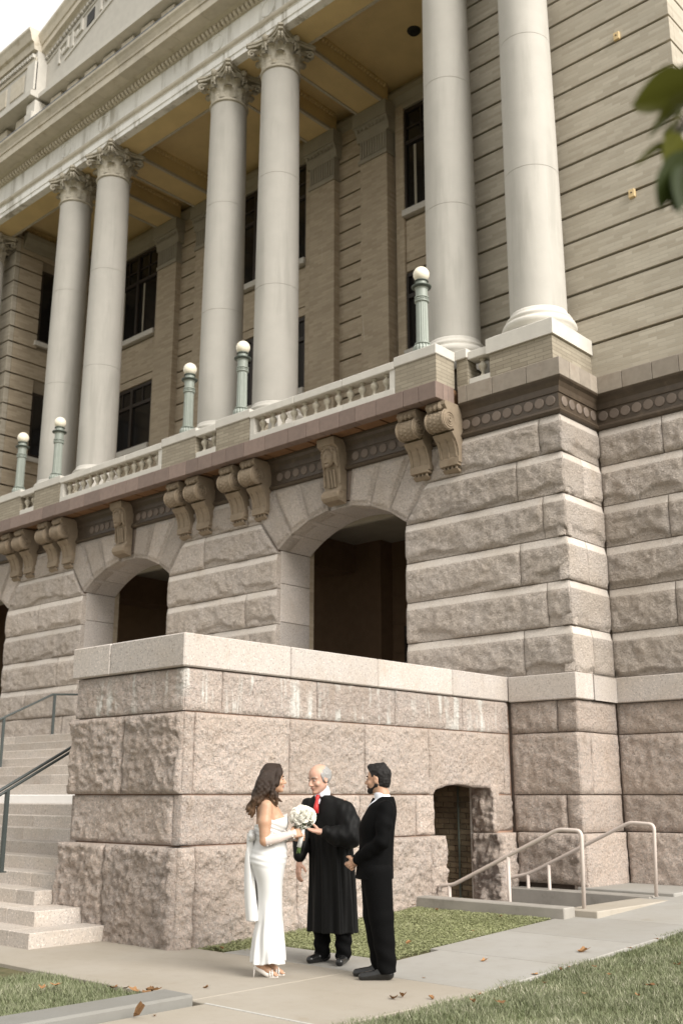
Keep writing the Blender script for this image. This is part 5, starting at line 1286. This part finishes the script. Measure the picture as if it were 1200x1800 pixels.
# ---- judge, turned three quarters to the left
ju = person(-.098, 10.48, 'grey-haired balding man in a long black robe with a red tie')
phi = math.atan2(-.86, -.50); la = phi + math.pi / 2        # facing and left-hand directions
fx, fy = math.cos(phi), math.sin(phi); lx, ly = math.cos(la), math.sin(la)
S = SDF((-.45, -.62, -.02), (.36, .26, 1.82), .0062)
L, fr = head(S, (-.118, -.075, 1.648), math.atan2(-.66, -.75), -.26, 1.13)
S.chain([(-.065, .01, 1.42), (-.085, -.02, 1.50), (-.10, -.05, 1.58)], [.075, .062, .060], .02)
S.loft([(1.46, -.06, 0, .10, .07), (1.40, -.05, 0, .17, .09), (1.25, -.03, 0, .19, .115), (1.0, .0, 0, .17, .12), (.85, .01, 0, .17, .12)], .02, rot=la)
LS = np.array([-.045 + lx * .185, ly * .185, 1.40]); RS = np.array([-.06 - lx * .185, -ly * .185, 1.40])
LE = np.array([.165, -.235, 1.13]); LWp = np.array([-.075, -.30, 1.165]); RE = np.array([-.275, .03, 1.13]); RWp = np.array([-.295, -.045, .905])
S.chain([LS, LE, LWp], [.055, .045, .028], .015); hand(S, LWp + np.array([-.012, -.003, .0]), (-.93, -.25, .16), (.1, -.2, .95), 1, (.18, .3, .25), 1.08)
S.chain([RS, RE, RWp], [.055, .045, .029], .015); hand(S, RWp + np.array([-.004, -.01, -.025]), (-.08, -.18, -1), (.8, .5, 0), 1, (.2, .35, .3), 1.06)
for s in (-1, 1):
    hx, hy = .01 + lx * .10 * s, ly * .10 * s; gx, gy = .02 + lx * .115 * s, ly * .115 * s
    S.cone((hx, hy, .88), (gx, gy, .48), .10, .065, .02); S.cone((gx, gy, .48), (gx, gy, .10), .06, .042, .02); S.cone((gx, gy, .05), (gx + fx * .07 + lx * s * .02, gy + fy * .07 + ly * s * .02, .04), .03, .025, .015)
S.mesh('body', M['skin_judge'], ju); face_bits(L, 1.13, ju, (.38, .18, .145), (.20, .17, .15), .0045)
S = SDF((-.46, -.50, .22), (.36, .32, 1.56), .0066)
def rf(P, a):
    z = P[..., 2]; low = np.clip((1.25 - z) / .7, 0, 1); return .015 * low * np.cos(11 * a + 1.5 * z) + .007 * np.clip((1.3 - z) * 3, 0, 1) * np.cos(19 * a + 2)
S.loft([(1.495, -.08, -.015, .088, .085), (1.46, -.065, -.005, .15, .10), (1.42, -.055, 0, .205, .118), (1.35, -.045, 0, .228, .14), (1.2, -.022, 0, .225, .155), (1.0, .0, 0, .220, .160), (.7, .015, 0, .222, .165), (.4, .02, 0, .232, .172), (.265, .02, 0, .236, .176)], .02, rot=la, disp=rf)
def slf(P): return .003 * np.sin(P[..., 2] * 30 + P[..., 0] * 60 + 2) + .002 * np.sin(P[..., 0] * 90 - P[..., 2] * 35)
S.chain([LS + [-.03, .01, -.01], LS + [.02, -.01, -.06], (LS + LE) / 2 + [.035, -.01, -.02], LE + [.01, 0, -.02], (LE + LWp) / 2 + [0, 0, -.02], LWp + [.03, .005, -.005]], [.07, .085, .090, .090, .078, .058], .05, disp=slf)
S.chain([RS, (RS + RE) / 2 + [-.015, 0, 0], RE + [-.01, 0, -.02], (RE + RWp) / 2, RWp + [0, 0, .035]], [.072, .08, .078, .070, .060], .03, disp=slf)
# open V neck
S.ell((-.095 + fx * .13, -.02 + fy * .13, 1.50), (.06, .06, .13), .006, 'sub')
S.cut(lambda P: .262 + .008 * np.cos(P[..., 0] * 40) - P[..., 2])
kidl(S.mesh('robe', M['robe'], ju), ju)
# shirt front, collar, tie
S = SDF((-.26, -.26, 1.30), (.06, .12, 1.60), .005)
S.loft([(1.52, -.09, -.03, .066, .066), (1.47, -.08, -.025, .085, .075), (1.40, -.065, -.02, .12, .10), (1.33, -.05, -.02, .13, .12)], .01, rot=la)
S.chain([(-.085 - lx * .062, -.03 - ly * .062, 1.535), (-.085 - lx * .03 + fx * .07, -.03 - ly * .03 + fy * .07, 1.49)], [.012, .014], .006); S.chain([(-.085 + lx * .062, -.03 + ly * .062, 1.535), (-.085 + lx * .03 + fx * .07, -.03 + ly * .03 + fy * .07, 1.49)], [.012, .014], .006)
S.cone((-.085, -.03, 1.535), (-.082, -.03, 1.515), .069, .072, .006)
kidl(S.mesh('shirt', M['shirt'], ju), ju)
tx, ty = -.085 + fx * .082, -.03 + fy * .082
kidl(MB().tube([(tx, ty, 1.492), (tx + fx * .012, ty + fy * .012, 1.468), (tx + fx * .018, ty + fy * .018, 1.452), (tx + fx * .03, ty + fy * .03, 1.39), (tx + fx * .04, ty + fy * .04, 1.33)], [.016, .021, .013, .024, .030], 8).build('tie', M['tie'], smooth=True), ju)
# trousers and shoes
S = SDF((-.25, -.3, .03), (.28, .25, .75), .007)
for s in (-1, 1):
    gx, gy = .02 + lx * .115 * s, ly * .115 * s; S.cone((gx, gy, .7), (gx, gy, .40), .095, .085, .01); S.cone((gx, gy, .40), (gx + fx * .01, gy + fy * .01, .075), .085, .072, .01, disp=lambda P: .006 * np.sin(P[..., 2] * 60 + P[..., 0] * 30))
kidl(S.mesh('trousers', M['black_suit'], ju), ju)
for s in (-1, 1):
    gx, gy = .02 + lx * .115 * s, ly * .115 * s; S = SDF((gx - .25, gy - .25, -.02), (gx + .25, gy + .25, .15), .006); d2 = np.array([fx * .9 + lx * s * .25, fy * .9 + ly * s * .25, 0]); g0 = np.array([gx, gy, 0])
    S.cone(g0 - d2 * .055 + [0, 0, .045], g0 + d2 * .03 + [0, 0, .05], .042, .045, .015); S.cone(g0 + d2 * .03 + [0, 0, .045], g0 + d2 * .165 + [0, 0, .030], .045, .036, .02); S.cut(lambda P: .001 - P[..., 2]); kidl(S.mesh('shoe', M['shoe'], ju), ju)
# grey hair round a bald crown
S = SDF((-.30, -.25, 1.50), (.08, .12, 1.80), .005)
def hn(P): return .006 * fbm(P * 45, 2)
S.ell(L(-.022, 0, .018), np.array([.104, .086, .086]) * 1.13, .01, 'add', fr, hn); S.ell(L(.075, 0, .080), np.array([.125, .060, .080]) * 1.13, .012, 'sub', fr); S.ell(L(.102, 0, -.02), np.array([.098, .12, .13]) * 1.13, .008, 'sub', fr); S.ell(L(.0, 0, -.115), np.array([.12, .12, .075]) * 1.13, .01, 'sub', fr)
kidl(S.mesh('hair', M['hair_judge'], ju), ju)

# ---- groom, facing left with clasped hands
gr = person(.299, 9.62, 'bearded dark-haired man in a black suit with hands clasped in front')
S = SDF((-.36, -.34, -.02), (.28, .30, 1.80), .006)
L, fr = head(S, (.020, .012, 1.632), math.pi - .30, -.03, 1.0)
S.chain([(.075, 0, 1.42), (.060, 0, 1.50), (.040, 0, 1.58)], [.07, .060, .060], .02)
S.loft([(1.46, .085, 0, .06, .10), (1.40, .07, 0, .095, .17), (1.25, .025, 0, .115, .18), (1.0, .0, 0, .12, .16), (.85, .0, 0, .13, .17)], .02)
for s in (-1, 1):
    kx = -.03 if s > 0 else .01
    S.cone((.01, s * .09, .86), (.04 + kx, s * .09, .48), .10, .065, .02); S.cone((.04 + kx, s * .09, .48), (.085 + kx, s * .09, .10), .06, .042, .02); S.cone((.075 + kx, s * .09, .045), (-.05 + kx, s * .09, .035), .03, .024, .015)
    S.chain([(.085, s * .165, 1.385), (.055, s * .243, 1.12), (-.165, s * .085, .955)], [.045, .04, .028], .015)
hand(S, (-.178, -.072, .945), (-.55, .62, -.42), (.2, .75, .3), -1, (.35, .6, .5), 1.05); hand(S, (-.178, .072, .940), (-.45, -.72, -.40), (.3, -.6, .2), 1, (.35, .6, .5), 1.05)
S.mesh('body', M['skin_groom'], gr); face_bits(L, 1.0, gr, (.36, .16, .13), (.02, .014, .011), .0055)
S = SDF((-.33, -.36, .74), (.30, .34, 1.54), .0062)
def jf(P, a): z = P[..., 2]; return .004 * np.cos(5 * a + 9 * z) * np.clip((1.2 - z) * 3, 0, 1)
S.loft([(1.485, .092, 0, .070, .080), (1.455, .087, 0, .085, .13), (1.42, .068, 0, .112, .180), (1.36, .050, 0, .136, .205), (1.25, .016, 0, .156, .208), (1.1, .006, 0, .150, .192), (.95, -.006, 0, .155, .192), (.795, -.012, 0, .166, .205)], .02, disp=jf)
def sf(P): return .0018 * np.sin(P[..., 2] * 60 + P[..., 0] * 40)
for s in (-1, 1): S.chain([(.085, s * .175, 1.385), (.065, s * .225, 1.25), (.05, s * .245, 1.115), (-.06, s * .165, 1.03), (-.158, s * .088, .962)], [.070, .066, .062, .054, .044], .025, disp=sf)
S.cone((-.060, 0, 1.50), (-.118, 0, 1.31), .036, .008, .008, 'sub')
S.cone((.175, .03, .92), (.19, .03, .74), .004, .008, .004, 'sub'); S.cone((.05, -.225, .95), (.055, -.235, .74), .004, .010, .004, 'sub')
S.cut(lambda P: .80 - P[..., 2]); kidl(S.mesh('jacket', M['black_suit'], gr), gr)
S = SDF((-.14, -.14, 1.36), (.20, .14, 1.56), .005)
S.cone((.054, 0, 1.500), (.064, 0, 1.468), .0655, .072, .006); S.loft([(1.47, .065, 0, .06, .06), (1.42, .03, 0, .08, .08), (1.37, .01, 0, .09, .09)], .008)
kidl(S.mesh('shirt', M['shirt'], gr), gr)
kidl(MB().tube([(-.008, 0, 1.47), (-.018, 0, 1.45), (-.045, 0, 1.38), (-.075, 0, 1.30)], [.015, .018, .022, .026], 8).build('tie', M['black_suit'], smooth=True), gr)
for s in (-1, 1): kidl(MB().tube([(-.150, s * .095, .968), (-.168, s * .080, .955)], [.036, .034], 12).build('shirt_cuff', M['shirt'], smooth=True), gr)
S = SDF((-.20, -.24, .03), (.24, .24, .92), .007)
for s in (-1, 1):
    kx = -.035 if s > 0 else .01
    S.cone((.0, s * .085, .86), (.028 + kx, s * .088, .50), .135, .105, .02); S.cone((.028 + kx, s * .088, .50), (.075 + kx, s * .09, .075), .105, .078, .02, disp=lambda P: .005 * np.sin(P[..., 2] * 45 + P[..., 0] * 25) * np.clip((.4 - P[..., 2]) * 4, 0, 1))
S.cut(lambda P: .055 - P[..., 2] + .12 * (P[..., 0] - .08)); kidl(S.mesh('trousers', M['black_suit'], gr), gr)
for s in (-1, 1):
    kx = -.045 if s > 0 else .0; S = SDF((-.22, s * .09 - .08, -.02), (.24, s * .09 + .08, .14), .0055); y = s * .09
    S.cone((.10 + kx, y, .045), (.03 + kx, y, .055), .042, .042, .015); S.cone((.03 + kx, y, .048), (-.125 + kx, y * 1.05, .028), .042, .034, .02); S.cut(lambda P: .001 - P[..., 2]); kidl(S.mesh('shoe', M['shoe'], gr), gr)
S = SDF((-.11, -.11, 1.50), (.15, .13, 1.80), .005)
def hn2(P): return .007 * fbm(P * 38, 2)
S.ell(L(-.022, 0, .045), (.104, .083, .085), .01, 'add', fr, hn2); S.cone(L(.06, .0, .105), L(-.05, 0, .115), .030, .032, .025, disp=hn2); S.ell(L(-.045, 0, -.02), (.074, .074, .085), .015, 'add', fr, hn2)
S.ell(L(.105, 0, -.012), (.092, .10, .098), .010, 'sub', fr); S.ell(L(.01, 0, -.115), (.13, .12, .065), .008, 'sub', fr)
for s in (-1, 1): S.ell(L(-.004, s * .085, -.012), (.028, .025, .034), .005, 'sub', fr)
kidl(S.mesh('hair', M['hair_groom'], gr), gr)
S = SDF((-.14, -.11, 1.47), (.10, .13, 1.64), .005)
S.ell(L(.070, 0, -.098), (.028, .030, .026), .01, 'add', fr)
for s in (-1, 1): S.cone(L(.060, s * .014, -.090), L(-.008, s * .055, -.05), .0275, .0215, .012); S.cone(L(-.008, s * .058, -.05), L(-.004, s * .066, -.005), .018, .012, .01); S.cone(L(.088, s * .004, -.048), L(.074, s * .028, -.066), .0085, .009, .006)
S.ell(L(.105, 0, -.064), (.025, .026, .011), .005, 'sub', fr)
kidl(S.mesh('beard', M['beard'], gr), gr)

# ---- bouquet held by the bride
bq_p = RT * (-.654 + .312) + Fh * (9.73 - .045); bq = empty('bouquet', (bq_p.x, bq_p.y, 1.06)); bq.rotation_euler = (0, math.radians(0), RZ); tag(bq, 'round bouquet of white roses and small filler flowers held by the woman', 'bouquet')
M['rose'] = cloth('white_rose_petal', (.90, .885, .82), .6, .1, 200, .2, .1); M['stem'] = plain('flower_stem', (.07, .11, .035), .6, .2, 30, .2); M['filler'] = plain('tiny_white_flower', (.80, .80, .74), .7, .1, 30, .1); M['bleaf'] = plain('bouquet_leaf', (.06, .10, .03), .5, .3, 30, .3)
def rose_mesh():
    b = MB()
    for ring, (n, r, h, tl) in enumerate(((3, .010, .034, -.1), (5, .019, .033, .12), (6, .027, .028, .4), (7, .033, .020, .75))):
        for q in range(n):
            a0 = 2 * math.pi * (q + .37 * ring) / n; v = []; f = []; W = 2 * math.pi / n * .72
            for i in range(4):
                t = i / 3
                for j in range(5):
                    s_ = (j - 2) / 2; an = a0 + s_ * W * (.55 + .45 * math.sin(t * 1.9)); rr = r * (.55 + .45 * t ** .6) + tl * .012 * t * t - .004 * s_ * s_; z = h * t - .006 * s_ * s_ * t; v.append((rr * math.cos(an), rr * math.sin(an), z))
            for i in range(3):
                for j in range(4): qd = i * 5 + j; f.append((qd, qd + 1, qd + 6, qd + 5))
            b.add(v, f)
    return mkmesh('rose', b.v, b.f, M['rose'], True)
rme = rose_mesh()
for i in range(30):
    ph = math.acos(1 - 1.25 * (i + .5) / 30); th = i * 2.39996; d = Vector((math.sin(ph) * math.cos(th), math.sin(ph) * math.sin(th), math.cos(ph)))
    o = bpy.data.objects.new('rose', rme); o.location = Vector((0.0, 0, .245)) + Vector((d.x * .082, d.y * .082, d.z * .070)); o.rotation_euler = d.to_track_quat('Z', 'Y').to_euler(); s_ = rng.uniform(1.0, 1.25); o.scale = (s_, s_, s_); o.parent = bq; link(o)
kidl(MB().ball((0, 0, .245), .075, .075, .062, 14, 10).build('bouquet_core', M['rose'], smooth=True), bq)
fl = MB()
for i in range(260):
    th = rng.random() * 6.28; zz = rng.uniform(.155, .235); rr = rng.uniform(.045, .112) * (.5 + (zz - .14) * 5.5); rr = min(rr, .115); fl.ball((rr * math.cos(th), rr * math.sin(th), zz), .0052, seg=5, rings=4)
kidl(fl.build('filler_flowers', M['filler']), bq)
lf = MB()
for i in range(16):
    th = i * 2.4; c, s_ = math.cos(th), math.sin(th); z0 = .16 + .01 * (i % 4); L0 = .085; w = .016
    lf.add([(.03 * c, .03 * s_, z0), ((.03 + L0 * .5) * c - w * s_, (.03 + L0 * .5) * s_ + w * c, z0 + .012), ((.03 + L0) * c, (.03 + L0) * s_, z0 + .02), ((.03 + L0 * .5) * c + w * s_, (.03 + L0 * .5) * s_ - w * c, z0 + .012)], [(0, 1, 2, 3)])
kidl(lf.build('leaves', M['bleaf']), bq)
stm = MB()
for i in range(9): a = i * .7; stm.tube([(.014 * math.cos(a) - .035, .014 * math.sin(a), -.035 - .01 * (i % 3)), (.010 * math.cos(a) - .01, .010 * math.sin(a), .09), (.03 * math.cos(a), .03 * math.sin(a), .20)], .006, 6)
kidl(stm.build('stems', M['stem']), bq); kidl(MB().tube([(-.030, 0, -.005), (-.012, 0, .08), (-.003, 0, .15)], [.021, .021, .026], 12).build('ribbon_wrap', M['satin'], smooth=True), bq)
# ------------------------------------------------------------------ grass, ground cover, fallen leaves, tree
def blades(name, regions, dens, hgt, wid, mat, label, cat, lean=.5, excl=None):
    V = []; T = []
    for (x0, x1, y0, y1, dn_) in regions:
        n = int((x1 - x0) * (y1 - y0) * dens * dn_); x = nr.uniform(x0, x1, n); y = nr.uniform(y0, y1, n)
        cl = vnoise(np.stack([x * 3.1, y * 3.1, x * 0], -1)); keep = nr.random(n) < .75 + .3 * cl
        if excl is not None: keep &= ~excl(x, y)
        x, y, cl = x[keep], y[keep], cl[keep]; n = len(x); zb = .042 * (np.clip(y, 7.6, 15) - 7.6) - .035
        a = nr.uniform(0, 6.283, n); h = hgt * nr.uniform(.55, 1.25, n) * (1 + .3 * cl); w = wid * nr.uniform(.7, 1.3, n); l = lean * h * nr.uniform(.1, 1.2, n); b = nr.uniform(0, 6.283, n)
        p0 = np.stack([x + w * np.cos(a), y + w * np.sin(a), zb], -1); p1 = np.stack([x - w * np.cos(a), y - w * np.sin(a), zb], -1)
        p2 = np.stack([x + l * np.cos(b), y + l * np.sin(b), zb + h], -1); V.append(np.stack([p0, p1, p2], 1).reshape(-1, 3)); T.append(np.repeat(np.clip(nr.random(n) * .9 + .15 * cl, 0, 1), 3))
    V = np.concatenate(V); T = np.concatenate(T); f = np.arange(len(V)).reshape(-1, 3); me = npmesh(name, V, f, M[mat], False)
    at = me.attributes.new('tint', 'FLOAT', 'POINT'); at.data.foreach_set('value', T.astype(np.float32)); return tag(obj(name, me), label, cat, kind='stuff')
def exr(x, y): return x < -5.30 + .05 * np.sin(y * 2.1) + .03 * np.sin(y * 7)
blades('lawn_grass', [(-5.45, -3.0, 4.2, 12.6, 1), (-5.45, -1.2, 12.6, 15, .6), (-3.0, -1.0, 4.2, 12.6, .5)], 7500, .045, .0058, 'grass', 'cut lawn to the right of the concrete walk, dotted with dry leaves', 'grass', .9, exr)
blades('lawn_grass', [(-10.6, -7.0, 3.4, 5.60, 1)], 7500, .05, .0058, 'grass', 'small corner lawn at the left behind the concrete kerb', 'grass', .9, lambda x, y: (x < -8.7 + 0 * y) & (y > 5.16 + .05 * np.sin(x * 5)) | (y > 5.58 + .03 * np.sin(x * 6)))
def cover(name, x0, x1, y0, y1, n, label):
    x = nr.uniform(x0, x1, n); y = nr.uniform(y0, y1, n); ok = ~((y < 8.05) & (x > -8.3)) & ~((y < 7.62 + .05 * np.sin(x * 9)) & (x > -8.75)); x, y = x[ok], y[ok]; n = len(x)
    cl = fbm(np.stack([x * 2.6, y * 2.6, x * 0], -1), 2); z = .042 * (np.clip(y, 7.6, 15) - 7.6) - .03 + nr.uniform(0, .04, n) * (1 + .5 * cl); a = nr.uniform(0, 6.283, n); L_ = nr.uniform(.008, .016, n); W_ = L_ * .40; t = nr.uniform(-.5, .7, n)
    c, s_ = np.cos(a), np.sin(a); dz = L_ * t; C_ = np.stack([x, y, z], -1); d = np.stack([c * L_, s_ * L_, dz], -1); e = np.stack([-s_ * W_, c * W_, nr.uniform(-.4, .4, n) * W_], -1)
    V = np.stack([C_ - d, C_ + e, C_ + d, C_ - e], 1).reshape(-1, 3); me = npmesh(name, V, np.arange(4 * n).reshape(-1, 4), M['cover'], False); at = me.attributes.new('tint', 'FLOAT', 'POINT'); at.data.foreach_set('value', np.repeat(np.clip(nr.random(n) * .9 + .2 * cl, 0, 1), 4).astype(np.float32)); return tag(obj(name, me), label, 'plants', kind='stuff')
cover('ground_cover', -8.95, -6.86, 7.35, 11.02, 120000, 'low green ground cover growing along the foot of the granite wall')

def leaf_mesh(seed, curl, lobes=True):
    r = random.Random(seed); n = 22; v = [(0, 0, .0)]; f = []
    for i in range(n):
        a = 2 * math.pi * i / n; rr = .05 * (.75 + .25 * math.cos(a)) * (1 + (.28 * math.cos(5 * a + r.random()) if lobes else 0)) * r.uniform(.9, 1.1); x, y = rr * math.cos(a) * 1.25, rr * math.sin(a) * .8
        v.append((x, y, curl * (abs(y) ** 1.4) * 9 + curl * .5 * x * x * 30 + r.uniform(0, .004)))
    for i in range(n): f.append((0, 1 + i, 1 + (i + 1) % n))
    k_ = len(v); v.append((-.062, 0, .002)); v.append((-.095, .006, .008)); v.append((-.095, .010, .008)); f.append((k_, k_ + 1, k_ + 2))
    vz = min(q[2] for q in v); v = [(x, y, z - vz + .002) for x, y, z in v]; m2 = len(v); v += [(x, y, z - .0015) for x, y, z in v]; f += [tuple(q + m2 for q in g[::-1]) for g in f]
    return mkmesh('fallen_leaf', v, f, M['dryleaf'], False)
LFM = [leaf_mesh(3, .25), leaf_mesh(5, .6), leaf_mesh(8, 1.0, False), leaf_mesh(11, .4)]
def og(u, v):
    z = 0.0
    for _ in range(25):
        d = Fw * 1850 + RT * (u - 600) - UV * (v - 900); t = (z - CAM_H) / d.z; x, y = d.x * t, d.y * t; z = zg(y)
    return x, y, z
def leaf(u, v, size, label, me=0, rz=None, tilt=(0, 0), dz=0.0):
    x, y, z = og(u, v); o = bpy.data.objects.new('fallen_leaf', LFM[me]); o.location = (x, y, z + dz); o.rotation_euler = (tilt[0], tilt[1], rng.uniform(0, 6.28) if rz is None else rz); s_ = size / .125; o.scale = (s_, s_, s_ * .6); link(o); tag(o, label, 'leaf', 'fallen dry leaves')
ORD = ['first', 'second', 'third', 'fourth', 'fifth', 'sixth', 'seventh', 'eighth']
def series(items, text, dz=0.0, rnd=False):
    for i, (u, v, s_) in enumerate(sorted(items)): leaf(u, v, s_, text % ORD[i], rng.randrange(4), None, (rng.uniform(-.4, .4), rng.uniform(-.4, .4)) if rnd else (0, 0), dz)
leaf(245, 1790, .15, 'large pale curled leaf propped against the end of the kerb', 2, .6, (.5, -.5), .02)
leaf(272, 1786, .05, 'tiny rusty leaf just right of the large curled leaf by the kerb', 1)
leaf(361, 1737, .07, 'lone tan leaf on the walk between the kerb and the woman', 1)
leaf(198, 1737, .10, 'orange-brown leaf at the far left of the row along the lawn edge', 3)
series(((238, 1746, .10), (255, 1750, .12), (268, 1748, .10), (277, 1745, .13), (222, 1742, .08)), '%s from the left of the dry leaves in a row along the left lawn edge', .02, True)
leaf(98, 1740, .17, 'long tan leaf lying on the left lawn', 0, 2.4, (0, .15), .03); leaf(75, 1745, .11, 'pale leaf beside the long tan leaf on the left lawn', 3, None, (0, 0), .03); leaf(56, 1793, .08, 'greyish leaf near the bottom left corner on the lawn', 3, None, (0, 0), .03)
leaf(1022, 1674, .15, 'biggest golden-brown leaf, alone in the middle of the walk', 1, 1.0); leaf(849, 1690, .09, 'dark brown leaf on the walk near the middle joint', 1); leaf(938, 1713, .09, 'flat tan leaf on the walk close to the right lawn', 0)
leaf(690, 1756, .10, 'left one of two brown leaves lying together on the walk', 1); leaf(707, 1753, .10, 'right one of two brown leaves lying together on the walk', 2)
series(((745, 1719, .05), (759, 1757, .07), (841, 1749, .05), (985, 1706, .06), (880, 1738, .05), (1000, 1700, .05)), '%s from the left of the small brown leaves on the concrete walk')
leaf(877, 1770, .12, 'wide rusty leaf on the right lawn near the bottom centre', 0, None, (0, .1), .03); leaf(1141, 1740, .12, 'tan leaf on the right lawn near the right edge', 0, None, (0, 0), .03); leaf(1192, 1703, .11, 'pale leaf at the right edge of the photo on the lawn', 3, None, (.2, 0), .03)
series(((832, 1769, .08), (1028, 1753, .08), (1070, 1719, .07), (957, 1734, .07), (1122, 1757, .07), (1045, 1705, .07), (1108, 1672, .07), (1156, 1656, .07)), '%s from the left of the small brown leaves on the right lawn', .025)
series(((911, 1606, .11), (768, 1605, .07), (879, 1616, .07), (716, 1665, .08), (728, 1595, .07), (829, 1642, .06)), '%s from the left of the dry leaves in the green strip before the stairwell', .03)
series([(u, v, .06) for u, v in ((391, 1674), (378, 1655), (554, 1661))], '%s from the left of the dry leaves in the green strip behind the woman', .03)

# ---- tree whose leafy twig hangs into the top right corner
TB = RT * 3.4 + Fh * 2.6; tree = empty('overhanging_tree', (TB.x, TB.y, 0)); tag(tree, 'out of focus leafy branch hanging into the top right corner', 'tree')
def tp(u, v, dist): d = (Fw * 1850 + RT * (u - 600) - UV * (v - 900)); d = d.normalized() * dist; return Vector((d.x, d.y, d.z + CAM_H)) - Vector((TB.x, TB.y, 0))
tw = [tp(1330, 60, 2.25), tp(1260, 120, 2.1), tp(1215, 190, 2.0), tp(1175, 250, 1.95)]
trk = MB(); trk.tube([(0, 0, -.2), (.05, 0, 1.2), (-.02, .05, 2.4), (.0, .02, 3.6), (.1, .1, 4.8)], [.17, .13, .11, .09, .05], 12); kidl(trk.build('trunk', M['bark'], smooth=True), tree)
limb = MB(); limb.tube([Vector((0, .03, 2.5)), Vector((0, .03, 2.5)).lerp(tw[0], .5) + Vector((0, 0, .35)), tw[0], tw[1], tw[2], tw[3]], [.05, .03, .016, .010, .007, .004], 8)
limb.tube([tw[1], tp(1225, 250, 1.95), tp(1190, 320, 1.9)], [.008, .005, .003], 6); limb.tube([tw[0], tp(1300, 200, 2.1), tp(1260, 330, 2.0)], [.01, .006, .003], 6); kidl(limb.build('limb', M['bark'], smooth=True), tree)
def big_leaf(base, d, up, L_, W_, bend=.25):
    d = d.normalized(); s_ = d.cross(up).normalized(); n_ = s_.cross(d); v = []; f = []
    for i in range(9):
        t = i / 8; w = W_ * math.sin(math.pi * t ** .85) ** .8 if 0 < t < 1 else .001
        for j in (-1, -.5, 0, .5, 1): v.append(base + d * (L_ * t) + s_ * (w * j) + n_ * (abs(j) * w * .35 - bend * L_ * t * t))
    for i in range(8):
        for j in range(4): q = i * 5 + j; f.append((q, q + 1, q + 6, q + 5))
    return v, f
cr = MB(); tints = []
spots = [((1215, 160), (1128, 175), .05, 2.0, .75), ((1225, 175), (1150, 225), .05, 2.02, .8), ((1240, 130), (1165, 150), .045, 2.06, .4), ((1200, 200), (1175, 235), .03, 1.97, .35), ((1190, 230), (1166, 262), .02, 1.95, .1), ((1178, 252), (1122, 282), .018, 1.93, .5),
         ((1215, 255), (1172, 300), .05, 1.95, .85), ((1225, 265), (1185, 350), .045, 1.93, .1), ((1200, 290), (1190, 362), .035, 1.9, .05), ((1200, 270), (1160, 350), .025, 1.9, .1), ((1240, 250), (1215, 340), .05, 2.0, .3), ((1250, 200), (1200, 230), .05, 2.0, .2)]
for (u0, v0), (u1, v1), w, ds, tn in spots:
    a, b_ = tp(u0, v0, ds), tp(u1, v1, ds - .03); v, f = big_leaf(a, b_ - a, Vector((rng.uniform(-.3, .3), rng.uniform(-.3, .3), 1)), (b_ - a).length * 1.25, w * 1.0, .1); cr.add(v, f); tints += [tn] * len(v)
for i in range(150):
    t = rng.random(); c = Vector((0, .03, 2.9)).lerp(Vector((.1, .1, 4.9)), t) + Vector((rng.gauss(0, .55), rng.gauss(0, .55), rng.gauss(0, .4)))
    if (c + Vector((TB.x, TB.y, 0))).dot(RT) < 2.3: continue
    v, f = big_leaf(c, Vector((rng.uniform(-1, 1), rng.uniform(-1, 1), rng.uniform(-.8, .3))), Vector((0, 0, 1)), rng.uniform(.10, .16), rng.uniform(.025, .04)); cr.add(v, f); tints += [rng.random() * .8] * len(v)
o = kidl(cr.build('crown', M['treeleaf'], smooth=True), tree); at = o.data.attributes.new('tint', 'FLOAT', 'POINT'); at.data.foreach_set('value', np.array(tints, np.float32))
